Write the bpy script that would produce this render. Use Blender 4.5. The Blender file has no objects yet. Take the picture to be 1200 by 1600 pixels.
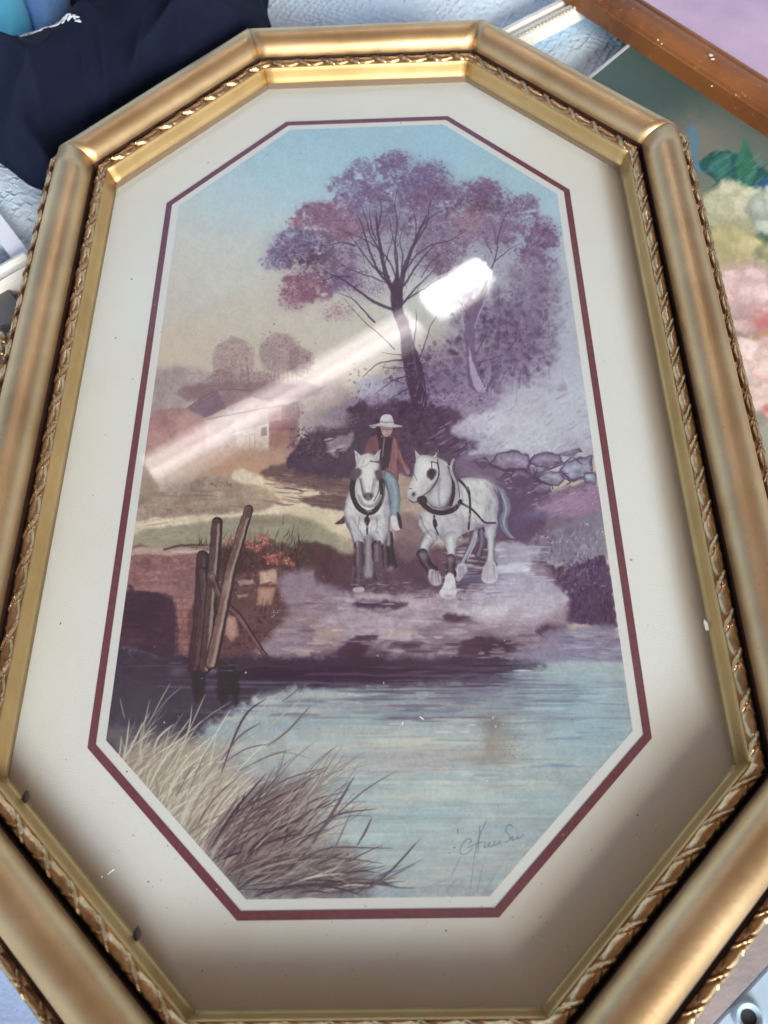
import bpy, bmesh, math, random, types
import numpy as np
from mathutils import Vector, Matrix
sc = bpy.context.scene
C = bpy.data.collections.new("scene"); sc.collection.children.link(C)
# ---------------------------------------------------------------- camera
CR = np.array([[0.99937774, -0.00954097, -0.03395722], [-0.02431454, -0.88377847, -0.46727339], [-0.02555242, 0.46780828, -0.88346052]])
CP = np.array([0.01990468, -0.26214908, 0.39501016]); FPX = 1388.73
cam = bpy.data.cameras.new("camera"); camo = bpy.data.objects.new("camera", cam); C.objects.link(camo)
m = Matrix.Identity(4)
for r in range(3):
    m[r][0], m[r][1], m[r][2], m[r][3] = CR[0][r], -CR[1][r], -CR[2][r], CP[r]
camo.matrix_world = m
cam.sensor_fit = 'HORIZONTAL'; cam.sensor_width = 36; cam.lens = FPX/1200*36; cam.clip_start = .01; cam.clip_end = 400
cam.dof.use_dof = True; cam.dof.focus_distance = .46; cam.dof.aperture_fstop = 14
sc.camera = camo
# ---------------------------------------------------------------- daylight
SUN = Vector((.30, -.92, 0)).normalized()*math.cos(math.radians(30))+Vector((0, 0, math.sin(math.radians(30))))
w = bpy.data.worlds.new("World"); sc.world = w; w.use_nodes = True
nt = w.node_tree; nt.nodes.clear()
sky = nt.nodes.new('ShaderNodeTexSky'); sky.sky_type = 'NISHITA'; sky.sun_disc = False
sky.sun_elevation = math.radians(30); sky.sun_rotation = math.atan2(SUN.x, SUN.y)
bg = nt.nodes.new('ShaderNodeBackground'); bg.inputs[1].default_value = .135
ou = nt.nodes.new('ShaderNodeOutputWorld'); nt.links.new(sky.outputs[0], bg.inputs[0]); nt.links.new(bg.outputs[0], ou.inputs[0])
sl = bpy.data.lights.new("sun", 'SUN'); sl.energy = 3.1; sl.angle = math.radians(28); sl.color = (1, .985, .94)
so = bpy.data.objects.new("sun", sl); so.rotation_euler = SUN.to_track_quat('Z', 'Y').to_euler(); C.objects.link(so)
sc.view_settings.view_transform = 'Standard'; sc.view_settings.look = 'None'; sc.view_settings.exposure = 1.18; sc.view_settings.gamma = 1
sc.cycles.max_bounces = 8; sc.cycles.transparent_max_bounces = 12

def toolkit(X0, Y0, X1, Y1, SC, seed=7):
    rng = np.random.default_rng(seed)
    W = int((X1-X0)*SC); H = int((Y1-Y0)*SC)
    img = np.zeros((H, W, 3), np.float32)
    yy, xx = np.mgrid[0:H, 0:W].astype(np.float32)
    PX = xx/SC + X0; PY = yy/SC + Y0
    def noise(sx, sy, seed, oct=3):
        r = np.random.default_rng(seed); out = np.zeros((H, W), np.float32); amp = 1.0; tot = 0
        for o in range(oct):
            gx = max(2, int(W/SC/sx*2**o)+2); gy = max(2, int(H/SC/sy*2**o)+2)
            g = r.random((gy+1, gx+1)).astype(np.float32)
            u = np.linspace(0, gx-1e-3, W); v = np.linspace(0, gy-1e-3, H)
            iu = u.astype(int); iv = v.astype(int); fu = (u-iu).astype(np.float32); fv = (v-iv).astype(np.float32)
            fu = fu*fu*(3-2*fu); fv = fv*fv*(3-2*fv)
            a = g[iv][:, iu]; b = g[iv][:, iu+1]; c = g[iv+1][:, iu]; d = g[iv+1][:, iu+1]
            out += amp*((a*(1-fu)+b*fu)*(1-fv)[:, None]+(c*(1-fu)+d*fu)*fv[:, None]); tot += amp; amp *= .5
        return out/tot-.5
    N1 = noise(9, 9, 1); N2 = noise(9, 9, 2); NB = noise(60, 60, 3); NH = noise(60, 7, 4); ND = noise(16, 16, 5); NF = noise(4, 4, 6, 2)
    def box(x0, y0, x1, y1):
        a = int(max(0, (x0-X0)*SC)); b = int(max(0, (y0-Y0)*SC)); c = int(min(W, (x1-X0)*SC+1)); d = int(min(H, (y1-Y0)*SC+1))
        return (slice(b, d), slice(a, c)) if c > a and d > b else None
    def curve(p, closed, n=5):
        p = np.asarray(p, float); m = len(p); out = []
        if m < 3: return p
        rngk = range(m if closed else m-1)
        for i in rngk:
            if closed: a, b, c, d = p[(i-1) % m], p[i], p[(i+1) % m], p[(i+2) % m]
            else: a, b, c, d = p[max(i-1, 0)], p[i], p[i+1], p[min(i+2, m-1)]
            for t in np.linspace(0, 1, n, endpoint=False):
                out.append(.5*((2*b)+(-a+c)*t+(2*a-5*b+4*c-d)*t*t+(-a+3*b-3*c+d)*t**3))
        if not closed: out.append(p[-1])
        return np.array(out)
    def mix(s, m, col, tex=0.0):
        c = np.array(col, np.float32)
        if tex:
            c = c[None, None, :]*(1+tex*(NB[s]*.8+ND[s]*.8+NF[s]*.5))[..., None]
        img[s] = img[s]*(1-m[..., None])+c*m[..., None]
    def poly(p, col, soft=1.5, warp=2.0, a=1.0, tex=.15, smooth=True, dry=0.0, rim=None, holes=0.0):
        q = curve(p, True) if smooth else np.asarray(p, float)
        pad = soft+warp*2+3
        s = box(q[:, 0].min()-pad, q[:, 1].min()-pad, q[:, 0].max()+pad, q[:, 1].max()+pad)
        if s is None: return
        x = PX[s]+N1[s]*warp*2.6; y = PY[s]+N2[s]*warp*2.6
        ins = np.zeros(x.shape, bool); dist = np.full(x.shape, 1e9, np.float32)
        for (ax, ay), (bx, by) in zip(q, np.roll(q, -1, 0)):
            if ay != by:
                c = ((ay > y) != (by > y)) & (x < (bx-ax)*(y-ay)/(by-ay)+ax); ins ^= c
            dx, dy = bx-ax, by-ay; L = dx*dx+dy*dy+1e-9
            t = np.clip(((x-ax)*dx+(y-ay)*dy)/L, 0, 1)
            dist = np.minimum(dist, (x-ax-t*dx)**2+(y-ay-t*dy)**2)
        sd = np.sqrt(dist)*np.where(ins, 1, -1)
        m = np.clip(sd/max(soft, .3)*.5+.5, 0, 1); m = m*m*(3-2*m)*a
        if holes: m = m*np.clip((N1[s]*1.2+ND[s]*.8+NF[s]*.5+holes)*7, 0, 1)
        if dry: m = m*np.clip(1-dry+dry*2.2*(NH[s]+.5), 0, 1)
        if rim:
            e = (np.exp(-np.maximum(sd, 0)/rim[1])*rim[2]*np.clip(1+ND[s]*2.2, 0, 2))[..., None].clip(0, 1)
            f = (np.array(col, np.float32)*(1-e)+np.array(rim[0], np.float32)*e)*(1+tex*(NB[s]*.8+ND[s]*.8+NF[s]*.5))[..., None]
            img[s] = img[s]*(1-m[..., None])+f*m[..., None]
        else: mix(s, m.astype(np.float32), col, tex)
    def stroke(p, w0, w1, col, a=1.0, soft=.8, warp=0.0, wm=None, tex=0.0, rim=None, ws=None):
        q = curve(p, False, 4) if len(p) > 2 else np.asarray(p, float)
        n = len(q); pad = max(w0, w1, wm or 0, max(ws) if ws is not None else 0)+soft+warp*2+2
        s = box(q[:, 0].min()-pad, q[:, 1].min()-pad, q[:, 0].max()+pad, q[:, 1].max()+pad)
        if s is None: return
        x = PX[s]; y = PY[s]
        if warp: x = x+N1[s]*warp*2.6; y = y+N2[s]*warp*2.6
        m = np.zeros(x.shape, np.float32); sh_ = np.ones(x.shape, np.float32)
        for i in range(n-1):
            (ax, ay), (bx, by) = q[i], q[i+1]; dx, dy = bx-ax, by-ay; L = dx*dx+dy*dy+1e-9
            t = np.clip(((x-ax)*dx+(y-ay)*dy)/L, 0, 1); d = np.sqrt((x-ax-t*dx)**2+(y-ay-t*dy)**2)
            g = (i+t)/(n-1); w = (w0+(w1-w0)*g)/2
            if ws is not None: w = np.interp(g, np.linspace(0, 1, len(ws)), ws)/2
            if wm: w = w*(1-4*g*(1-g))+wm/2*4*g*(1-g)
            cov = np.clip((w-d)/soft+.5, 0, 1)*np.clip(w/.35, .15, 1)
            m = np.maximum(m, cov)
            if rim: sh_ = np.minimum(sh_, np.clip(d/np.maximum(w, .5), 0, 1)**2)
        if rim:
            e = (sh_*rim[1]*np.clip(1+ND[s]*2, 0, 2))[..., None].clip(0, 1); f = np.array(col, np.float32)*(1-e)+np.array(rim[0], np.float32)*e
            img[s] = img[s]*(1-(m*a)[..., None])+f*(m*a)[..., None]
        else: mix(s, m*a, col, tex)
    def wash(cx, cy, rx, ry, col, a=.6, ang=0.0):
        s = box(cx-2.4*max(rx, ry), cy-2.4*max(rx, ry), cx+2.4*max(rx, ry), cy+2.4*max(rx, ry))
        if s is None: return
        x = PX[s]-cx+N1[s]*rx*.5; y = PY[s]-cy+N2[s]*ry*.5; c, n_ = np.cos(ang), np.sin(ang)
        u = (x*c+y*n_)/rx; v = (-x*n_+y*c)/ry
        mix(s, (np.exp(-(u*u+v*v))*a).astype(np.float32), col)
    stamps = []
    for k in range(16):
        t = np.linspace(-1, 1, 33); tx, ty = np.meshgrid(t, t); f = np.zeros((33, 33))
        for q in range(7):
            a_, r_ = rng.random()*6.283, rng.random()*.5; f = np.maximum(f, 1-np.hypot(tx-r_*np.cos(a_), ty-r_*np.sin(a_))/rng.uniform(.3, .5))
        stamps.append((np.clip(f/.45, 0, 1)**.8).astype(np.float32))
    def dab(cx, cy, rx, ry, col, a):
        w = max(2, int(2*rx*SC)); h = max(2, int(2*ry*SC)); x = int((cx-rx-X0)*SC); y = int((cy-ry-Y0)*SC)
        if x < 0 or y < 0 or x+w >= W or y+h >= H: return
        st = stamps[rng.integers(16)]
        m = st[np.linspace(0, 32, h).astype(int)][:, np.linspace(0, 32, w).astype(int)]*a
        v = img[y:y+h, x:x+w]; v += (np.array(col, np.float32)-v)*m[..., None]
    def clump(cx, cy, rx, ry, n, cols, size=(1.2, 3.5), a=(.25, .7), flat=1.0, edge=.6):
        for k in range(n):
            r = rng.random()**edge*(1+.12*rng.standard_normal()); t = rng.random()*6.2832
            x = cx+rx*r*np.cos(t); y = cy+ry*r*np.sin(t); c = np.array(cols[rng.integers(len(cols))], float)
            c = c*(1+.07*rng.standard_normal()); z = rng.uniform(*size)
            dab(x, y, z*1.15, z*flat, c, rng.uniform(*a))
    def hs(x0, x1, y0, y1, n, cols, L=(10, 60), w=(1, 4), a=(.3, .8), slope=0.0):
        for k in range(n):
            x = rng.uniform(x0, x1); y = rng.uniform(y0, y1); l = rng.uniform(*L)/2; c = np.array(cols[rng.integers(len(cols))], float)*(1+.04*rng.standard_normal())
            dy = slope*l+rng.normal()*.6; z = rng.uniform(*w)
            stroke([(x-l, y-dy), (x, y+rng.normal()*.5), (x+l, y+dy)], .3, .3, c, rng.uniform(*a), soft=1.2, wm=z)
    def T(ox, oy, s): return lambda *p: [(ox+x/s, oy+y/s) for x, y in p]
    return types.SimpleNamespace(**locals())
def paint_print():
    X0, Y0, SC = 140, 170, 1.5
    k_ = toolkit(X0, Y0, 1030, 1430, SC); H_, W_ = k_.img.shape[:2]
    img, rng, T, mix, box, noise, poly, stroke, wash, dab, clump, hs, PX, PY, NB, ND, NF = (getattr(k_, n) for n in 'img rng T mix box noise poly stroke wash dab clump hs PX PY NB ND NF'.split())
    A = T(400, 200, 2.4); B = T(500, 620, 3.42857); C = T(180, 480, 3.0); D = T(160, 760, 3.0); Q = T(700, 640, 4.0); G = T(150, 1050, 2.4); K = T(500, 880, 2.4)

    # ---- sky
    keys = [(180, (160, 200, 214)), (260, (168, 204, 216)), (340, (184, 208, 212)), (420, (200, 207, 200)), (500, (203, 198, 184)), (600, (203, 190, 172)), (1500, (200, 185, 170))]
    t = PY+(PX-500)*-.22
    for c in range(3): img[..., c] = np.interp(t+NB*30, [k[0] for k in keys], [k[1][c] for k in keys])
    wash(300, 420, 150, 60, (208, 204, 190), .5); wash(250, 560, 120, 40, (208, 196, 176), .5)
    wash(830, 480, 110, 130, (186, 196, 212), .6)
    # ---- far haze, hills, barn
    poly([(225, 590), (262, 578), (300, 576), (340, 590), (420, 605), (470, 600), (540, 600), (560, 660), (500, 720), (225, 720)], (176, 158, 156), soft=12, warp=4, a=.8)
    poly(C((120, 420), (230, 290), (330, 280), (420, 310), (480, 400), (300, 470), (120, 560)), (168, 152, 155), soft=8, warp=3, a=.6)
    for (cx, cy, rx, ry) in [(365, 562, 34, 34), (437, 552, 33, 32), (470, 565, 20, 22), (345, 592, 20, 14), (400, 595, 40, 14)]:
        poly([(cx+rx*np.cos(k), cy+ry*np.sin(k)) for k in np.linspace(0, 6.283, 14, endpoint=False)], (160, 137, 138), soft=4, warp=3, a=.6)
        clump(cx, cy, rx, ry, 320, [(146, 118, 122), (158, 128, 130), (170, 146, 144), (138, 110, 116)], (1.4, 4), (.15, .42), 1, .5)
    clump(365, 570, 22, 14, 60, [(196, 182, 170)], (1, 2.5), (.3, .6)); clump(437, 562, 22, 16, 60, [(198, 184, 172)], (1, 2.4), (.3, .6))
    for x in range(340, 392, 7): stroke([(x, 605), (x*.8+73+rng.normal()*3, 560)], 1.2, .4, (138, 110, 114), .5)
    for x in range(415, 466, 7): stroke([(x, 600), (x*.8+88+rng.normal()*3, 545)], 1.2, .4, (138, 110, 114), .5)
    poly([(300, 600), (480, 600), (480, 622), (300, 628)], (142, 114, 120), soft=5, warp=3, a=.8)
    poly(C((165, 520), (240, 480), (380, 480), (440, 540), (450, 700), (130, 730)), (182, 142, 136), soft=1.8, warp=1.5, a=.95, rim=((146, 108, 110), 4, .6))
    wash(257, 660, 16, 14, (150, 108, 112), .6); wash(300, 655, 30, 10, (188, 156, 150), .5)
    poly(C((338, 474), (480, 390), (640, 394), (540, 560), (430, 525)), (158, 130, 134), soft=1.5, warp=1, a=.95, smooth=False)
    poly(C((338, 474), (480, 390), (520, 480), (430, 525)), (128, 108, 122), soft=3, warp=1.2, a=.8, smooth=False)
    stroke(C((338, 474), (480, 389), (640, 394)), 1.4, 1.2, (120, 92, 102), .8)
    poly(C((420, 520), (640, 420), (730, 450), (740, 690), (430, 720)), (188, 166, 158), soft=2, warp=1, a=.9, smooth=False)
    poly(C((560, 590), (720, 545), (722, 680), (560, 690)), (214, 198, 184), soft=1, warp=.6, smooth=False); stroke(C((430, 525), (560, 500), (722, 470)), 2.5, 2, (146, 116, 118), .8, warp=.8); stroke(C((432, 690), (560, 692), (722, 690)), 2, 2, (140, 108, 104), .7, warp=1)
    for x in (565, 630, 655): stroke(C((x, 600), (x, 680)), 2, 2, (172, 150, 144), .6)
    poly(C((684, 565), (710, 560), (710, 602), (684, 606)), (150, 128, 128), soft=1, warp=.3, smooth=False)
    poly(C((722, 470), (800, 455), (850, 520), (835, 690), (722, 690)), (168, 126, 120), soft=2, warp=1, smooth=False)
    poly(C((722, 530), (835, 520), (850, 575), (722, 580)), (148, 98, 106), soft=2, warp=1, a=.9, smooth=False)
    poly(C((724, 475), (780, 470), (780, 530), (724, 535)), (186, 158, 152), soft=1.5, warp=1, a=.7, smooth=False)
    poly(C((512, 655), (535, 650), (535, 684), (512, 688)), (128, 96, 104), soft=1.5, warp=1, a=.8)
    poly(C((795, 470), (860, 450), (865, 560), (840, 690), (800, 690), (820, 580)), (140, 112, 116), soft=3, warp=2, a=.85)
    clump(463, 640, 14, 14, 90, [(130, 100, 110), (150, 120, 122)], (1.5, 3.5), (.3, .6))
    # ---- ground left: warm glow, fields, path
    poly([(225, 712), (330, 700), (460, 702), (560, 690), (640, 720), (640, 900), (200, 900), (212, 800)], (178, 156, 140), soft=8, warp=4)
    wash(380, 725, 90, 26, (192, 148, 122), .75); wash(400, 745, 60, 20, (204, 160, 128), .6)
    wash(250, 770, 60, 25, (152, 136, 118), .6)
    poly(C((300, 830), (480, 790), (640, 840), (760, 910), (640, 955), (400, 970), (100, 990), (110, 880)), (158, 140, 128), soft=4, warp=3, a=.9, tex=.35)
    hs(230, 430, 765, 800, 70, [(140, 118, 106), (170, 150, 128), (150, 128, 112)], (10, 50), (1, 3), (.25, .55), .05)
    clump(348, 758, 22, 5, 40, [(128, 96, 92), (140, 106, 98)], (1.5, 3.5), (.3, .7))
    path = C((560, 765), (640, 770), (760, 835), (960, 870), (1110, 930), (1200, 1000), (1200, 1110), (1040, 1060), (960, 1010), (820, 975), (560, 985), (330, 1040), (85, 1065), (95, 1010), (300, 985), (560, 965), (700, 950), (765, 905), (700, 850), (560, 810))
    poly(path, (216, 202, 174), soft=3.5, warp=2.5, a=.97)
    wash(420, 775, 40, 16, (212, 186, 146), .5); wash(510, 820, 40, 22, (208, 196, 160), .7)
    # green hillock
    poly(C((85, 1065), (330, 1020), (560, 985), (780, 975), (930, 1010), (1060, 1090), (1100, 1200), (80, 1200)), (158, 152, 130), soft=4, warp=2, a=.95)
    wash(470, 850, 34, 24, (140, 144, 122), .6); wash(430, 815, 50, 6, (120, 108, 88), .4); wash(280, 838, 60, 6, (178, 172, 142), .5)
    hs(210, 420, 812, 850, 60, [(140, 132, 106), (170, 164, 134)], (8, 40), (.8, 2.5), (.2, .5), -.15)
    # dark ground strokes behind the left horse
    poly(C((680, 775), (800, 730), (1000, 730), (1130, 780), (1120, 870), (1000, 872), (860, 840), (760, 810)), (122, 96, 96), soft=4, warp=3)
    poly(C((865, 905), (960, 880), (1110, 890), (1120, 945), (980, 945)), (116, 92, 92), soft=3, warp=2.5)
    hs(420, 545, 735, 790, 90, [(98, 74, 82), (140, 112, 106), (156, 128, 116), (108, 84, 88)], (8, 40), (1, 3), (.3, .7), .12)
    # ---- hillside right
    poly([(560, 600), (640, 590), (760, 560), (905, 520), (915, 560), (930, 720), (760, 740), (600, 720)], (178, 176, 192), soft=10, warp=5)
    wash(850, 640, 90, 60, (196, 200, 210), .8); wash(900, 600, 50, 70, (194, 204, 214), .7); wash(760, 660, 40, 20, (190, 178, 192), .6)
    for k in range(150):
        x = rng.uniform(720, 925); y = rng.uniform(540, 705); l = rng.uniform(6, 26)
        c = [(160, 156, 176), (206, 208, 216), (146, 138, 162), (186, 182, 198)][rng.integers(4)]
        stroke([(x, y), (x+l*.6, y-l*.28), (x+l, y-l*.62)], .5, .4, c, rng.uniform(.2, .55), soft=1.5, wm=rng.uniform(1.5, 5), warp=1)
    # dense bank behind the trees (purple)
    for (cx, cy, rx, ry, n) in [(830, 500, 60, 60, 420), (790, 560, 70, 50, 420), (700, 580, 60, 50, 420), (650, 600, 40, 40, 260), (850, 440, 34, 40, 160), (760, 500, 50, 40, 260), (590, 650, 50, 30, 260), (680, 660, 60, 36, 420), (740, 690, 36, 24, 220), (620, 690, 50, 30, 260)]:
        wash(cx, cy, rx*.95, ry*.9, (112, 92, 124), .62)
        clump(cx, cy, rx, ry, n, [(92, 70, 102), (118, 96, 130), (138, 120, 150), (80, 60, 92), (150, 136, 164)], (2, 7), (.15, .5), 1.1)
    for k in range(110):
        x = rng.uniform(735, 880); y = rng.uniform(440, 600); l = rng.uniform(8, 36)
        stroke([(x, y+l), (x+rng.normal()*2, y)], rng.uniform(1, 4), .5, [(88, 68, 100), (150, 138, 168), (104, 82, 116)][rng.integers(3)], rng.uniform(.2, .5), soft=1.4)
    for k in range(120):
        x, y = rng.uniform(700, 880), rng.uniform(400, 610); z = rng.uniform(3, 9); poly([(x+z*np.cos(t_)*(1+.3*rng.standard_normal()), y+z*.8*np.sin(t_)*(1+.3*rng.standard_normal())) for t_ in np.linspace(0, 6.28, 7, endpoint=False)], [(96, 74, 108), (126, 106, 138), (146, 130, 160), (82, 62, 92)][k % 4], soft=4, warp=2.5, a=.45)
    wash(885, 540, 22, 70, (182, 188, 206), .75); wash(878, 430, 16, 60, (184, 200, 212), .5)
    wash(850, 600, 60, 16, (190, 188, 206), .6, -.4); wash(800, 640, 60, 16, (186, 178, 196), .5, -.3)
    # low bushes under trees
    poly(A((280, 1060), (420, 1010), (600, 1040), (760, 980), (870, 990), (900, 1040), (700, 1100), (300, 1120)), (148, 130, 156), soft=5, warp=4, a=.8)
    clump(718, 625, 46, 12, 260, [(160, 144, 170), (140, 122, 150), (176, 162, 184), (112, 90, 120)], (2, 5), (.2, .6))
    poly(B((0, 170), (120, 160), (200, 70), (320, 40), (440, 20), (560, 60), (700, 60), (770, 130), (700, 200), (800, 240), (740, 330), (700, 420), (450, 420), (250, 300), (120, 380), (0, 330)), (98, 76, 98), soft=5, warp=4, a=.92)
    poly(B((180, 180), (320, 60), (560, 40), (700, 100), (780, 230), (720, 400), (480, 420), (300, 300)), (84, 62, 88), soft=8, warp=6, a=.75, tex=.4, holes=.2)
    clump(640, 655, 62, 30, 500, [(78, 58, 84), (96, 74, 100), (112, 88, 114), (68, 48, 74)], (2, 7), (.12, .4), 1)
    for k in range(80):
        x, y = B((rng.uniform(560, 1150), rng.uniform(60, 330)))[0]; l = rng.uniform(6, 18)
        stroke([(x, y), (x+l*.6, y-l*.3), (x+l, y-l*.6)], .5, .4, [(200, 202, 214), (150, 136, 160), (176, 166, 188), (92, 74, 102)][rng.integers(4)], rng.uniform(.2, .6), soft=1.3, wm=rng.uniform(1.2, 4), warp=1)
    poly(B((700, 190), (800, 110), (1000, 60), (1200, 60), (1200, 300), (1000, 290), (900, 300), (790, 320), (850, 250)), (200, 202, 212), soft=6, warp=4, a=.65)
    # left dark bush
    poly(C((800, 740), (850, 650), (900, 600), (960, 560), (1060, 570), (1090, 480), (1180, 450), (1200, 640), (1130, 760), (1100, 800), (960, 790)), (90, 72, 92), soft=3, warp=4)
    clump(500, 700, 45, 26, 520, [(70, 54, 76), (98, 80, 100), (116, 98, 116), (84, 66, 88)], (1.6, 4.5), (.25, .65))
    clump(545, 665, 24, 20, 200, [(100, 82, 104), (82, 64, 86), (124, 108, 126)], (1.6, 4), (.25, .6))
    clump(495, 672, 40, 5, 120, [(84, 68, 90), (104, 90, 110)], (1.2, 3), (.4, .8))
    poly(B((35, 255), (110, 215), (185, 200), (150, 280), (90, 290), (95, 330), (60, 300)), (176, 164, 170), soft=4, warp=4, a=.65)
    hs(512, 548, 684, 706, 16, [(196, 188, 190), (160, 148, 158), (128, 112, 124)], (6, 20), (1, 4), (.3, .7), -.3); clump(540, 712, 14, 6, 50, [(84, 66, 84), (104, 84, 98)], (1.5, 4), (.3, .6))
    poly(C((900, 500), (1080, 480), (1080, 560), (900, 580)), (160, 150, 160), soft=6, warp=4, a=.5)
    # ---- big tree crowns
    crowns = [(400, 150, 45, 40, 'g', 130), (520, 130, 60, 42, 'p', 200), (640, 185, 85, 66, 'p', 380), (560, 240, 110, 75, 'p', 420), (430, 260, 85, 66, 'p', 300), (690, 250, 60, 60, 'p', 160), (330, 215, 70, 40, 'g', 130),
              (280, 330, 105, 52, 'r', 420), (330, 380, 90, 46, 'r', 280), (150, 430, 86, 50, 'p', 260), (95, 480, 50, 50, 'p', 150), (230, 480, 110, 66, 'd', 380), (175, 590, 80, 50, 'r', 260), (330, 560, 100, 60, 'p', 260), (60, 510, 50, 30, 'g', 50),
              (490, 350, 100, 50, 'p', 220), (640, 320, 70, 60, 'p', 200), (700, 420, 90, 66, 'p', 320), (690, 500, 66, 46, 'd', 200), (760, 250, 50, 50, 'g', 60), (850, 235, 76, 42, 'p', 260), (840, 290, 90, 40, 'd', 200), (800, 360, 90, 56, 'o', 320),
              (960, 300, 60, 40, 'p', 120), (1020, 280, 46, 30, 'g', 90), (1000, 370, 80, 40, 'g', 120), (1080, 400, 60, 55, 'p', 190), (1040, 470, 60, 50, 'p', 150), (310, 690, 70, 40, 'b', 110), (140, 650, 60, 36, 'r', 60), (900, 400, 80, 60, 'p', 130)]
    pal = {'p': [(112, 88, 124), (128, 100, 134), (96, 72, 108), (142, 116, 148), (120, 88, 118)], 'g': [(130, 116, 144), (146, 134, 160), (118, 104, 134)], 'r': [(136, 92, 114), (146, 104, 124), (122, 82, 108), (156, 120, 136)],
           'd': [(92, 68, 92), (110, 84, 108), (80, 58, 84), (126, 98, 118)], 'o': [(150, 108, 122), (136, 98, 122), (166, 128, 134)], 'b': [(168, 140, 142), (156, 128, 134)]}
    crown_a = A((55, 510), (60, 450), (100, 400), (160, 370), (150, 310), (220, 280), (310, 285), (270, 220), (330, 170), (380, 110), (440, 120), (480, 95), (560, 90), (620, 140), (700, 130), (735, 190), (760, 240), (740, 340), (800, 420), (770, 520), (690, 560), (620, 470), (560, 400), (480, 390), (420, 430), (380, 520), (420, 610), (330, 610), (230, 640), (150, 640), (110, 590), (130, 540))
    crown_b = A((750, 260), (830, 200), (920, 200), (950, 255), (1040, 262), (1060, 310), (1110, 360), (1140, 420), (1130, 500), (1060, 540), (990, 500), (900, 430), (820, 440), (760, 500), (720, 400))
    for cr_ in (crown_a, crown_b):
        poly(cr_, (156, 142, 170), soft=10, warp=8, a=.45, tex=.3, holes=.12); poly(cr_, (126, 100, 132), soft=6, warp=8, a=.62, tex=.4, holes=.03); poly(cr_, (98, 74, 106), soft=6, warp=8, a=.5, tex=.4, holes=-.09)
    poly(A((150, 300), (260, 275), (400, 300), (420, 380), (300, 420), (170, 380)), (142, 96, 118), soft=6, warp=5, a=.75, tex=.4, holes=.25)
    poly(A((110, 560), (200, 540), (270, 560), (280, 640), (180, 650), (120, 630)), (146, 100, 118), soft=6, warp=5, a=.7, tex=.4, holes=.2)
    for cx, cy, rx, ry, k, n in crowns:
        x, y = A((cx, cy))[0]
        wash(x, y, rx/2.4*.85, ry/2.4*.85, np.array(pal[k][0])+14, .62 if k not in 'gb' else .32)
        clump(x, y, rx/2.4*.95, ry/2.4*.95, n//4, [np.array(c)+8 for c in pal[k]], (3, 6.5), (.25, .6), .85, .7)
    for cx, cy, rx, ry, k, n in crowns:
        x, y = A((cx, cy))[0]
        clump(x, y, rx/2.4, ry/2.4, int(n*1.5), pal[k], (1.4, 4.2), (.12, .45), .9, .62)
        clump(x, y, rx/2.4*1.15, ry/2.4*1.15, int(n*.35), pal[k], (.7, 1.6), (.2, .6), .9, .35)
    for (x, y, r) in [(240, 455, 22), (500, 240, 20), (395, 180, 20), (355, 205, 8), (590, 360, 20), (740, 440, 14), (690, 455, 10), (820, 280, 8), (360, 440, 16), (520, 270, 8), (700, 290, 24), (770, 330, 10), (450, 400, 14), (610, 300, 8), (420, 280, 12), (180, 520, 10), (300, 430, 9)]:
        px, py = A((x, y))[0]
        clump(px, py, r/2.6, r/2.6, 9, [(178, 180, 208), (190, 196, 214)], (1.4, r/5.2+1.2), (.45, .8))
    for (cx, cy, rx, ry) in [(470, 420, 90, 60), (560, 420, 110, 80), (640, 400, 80, 80), (420, 480, 80, 60), (740, 540, 60, 50), (600, 500, 90, 60), (330, 470, 70, 60), (430, 610, 80, 40), (900, 350, 80, 50), (960, 520, 100, 80), (880, 440, 60, 60), (1010, 590, 90, 70), (780, 480, 70, 60), (760, 360, 70, 50), (400, 320, 60, 60)]:
        x, y = A((cx, cy))[0]
        wash(x, y, rx/2.4, ry/2.4, (150, 136, 160), .42)
        clump(x, y, rx/2.4, ry/2.4, int(rx*ry/42), [(124, 100, 132), (146, 126, 152), (112, 88, 116), (164, 148, 174)], (1.2, 3.6), (.15, .55), .9, .7)
    for (x, y, rx, ry) in [(280, 330, 90, 40), (180, 590, 70, 34), (330, 380, 60, 30), (150, 350, 40, 20)]:
        px, py = A((x, y))[0]; clump(px, py, rx/2.4, ry/2.4, 150, [(170, 112, 126), (184, 132, 140), (150, 92, 108), (158, 120, 138)], (1.2, 3.6), (.25, .65), .9)
    for q in [[(545, 640), (500, 590), (440, 560), (350, 530), (280, 480)], [(540, 600), (500, 500), (440, 440), (370, 400), (300, 380)], [(545, 560), (600, 480), (660, 440), (730, 420), (790, 380)], [(556, 650), (620, 610), (680, 570), (740, 540)], [(530, 540), (520, 440), (530, 360), (520, 280), (540, 200)], [(470, 470), (430, 400), (410, 330), (380, 260)], [(600, 430), (640, 360), (650, 290), (680, 230)], [(455, 380), (470, 310), (460, 250)], [(620, 370), (660, 330), (700, 310)], [(350, 560), (290, 560), (220, 590)], [(370, 440), (330, 430), (260, 440)]]:
        stroke(A(*q), 3.2, .8, (88, 66, 94), .8, soft=1, warp=1.2)
    for k in range(150):
        x, y = A((rng.uniform(330, 760), rng.uniform(340, 640)))[0]; dx = (x-622)*.35+rng.normal()*4; l = rng.uniform(8, 26)
        stroke([(x, y), (x+dx*.3, y-l*.5), (x+dx*.75, y-l)], rng.uniform(.7, 1.6), .3, [(96, 74, 104), (112, 90, 118), (128, 106, 130)][k % 3], rng.uniform(.3, .75), soft=.8, warp=.5)
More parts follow.
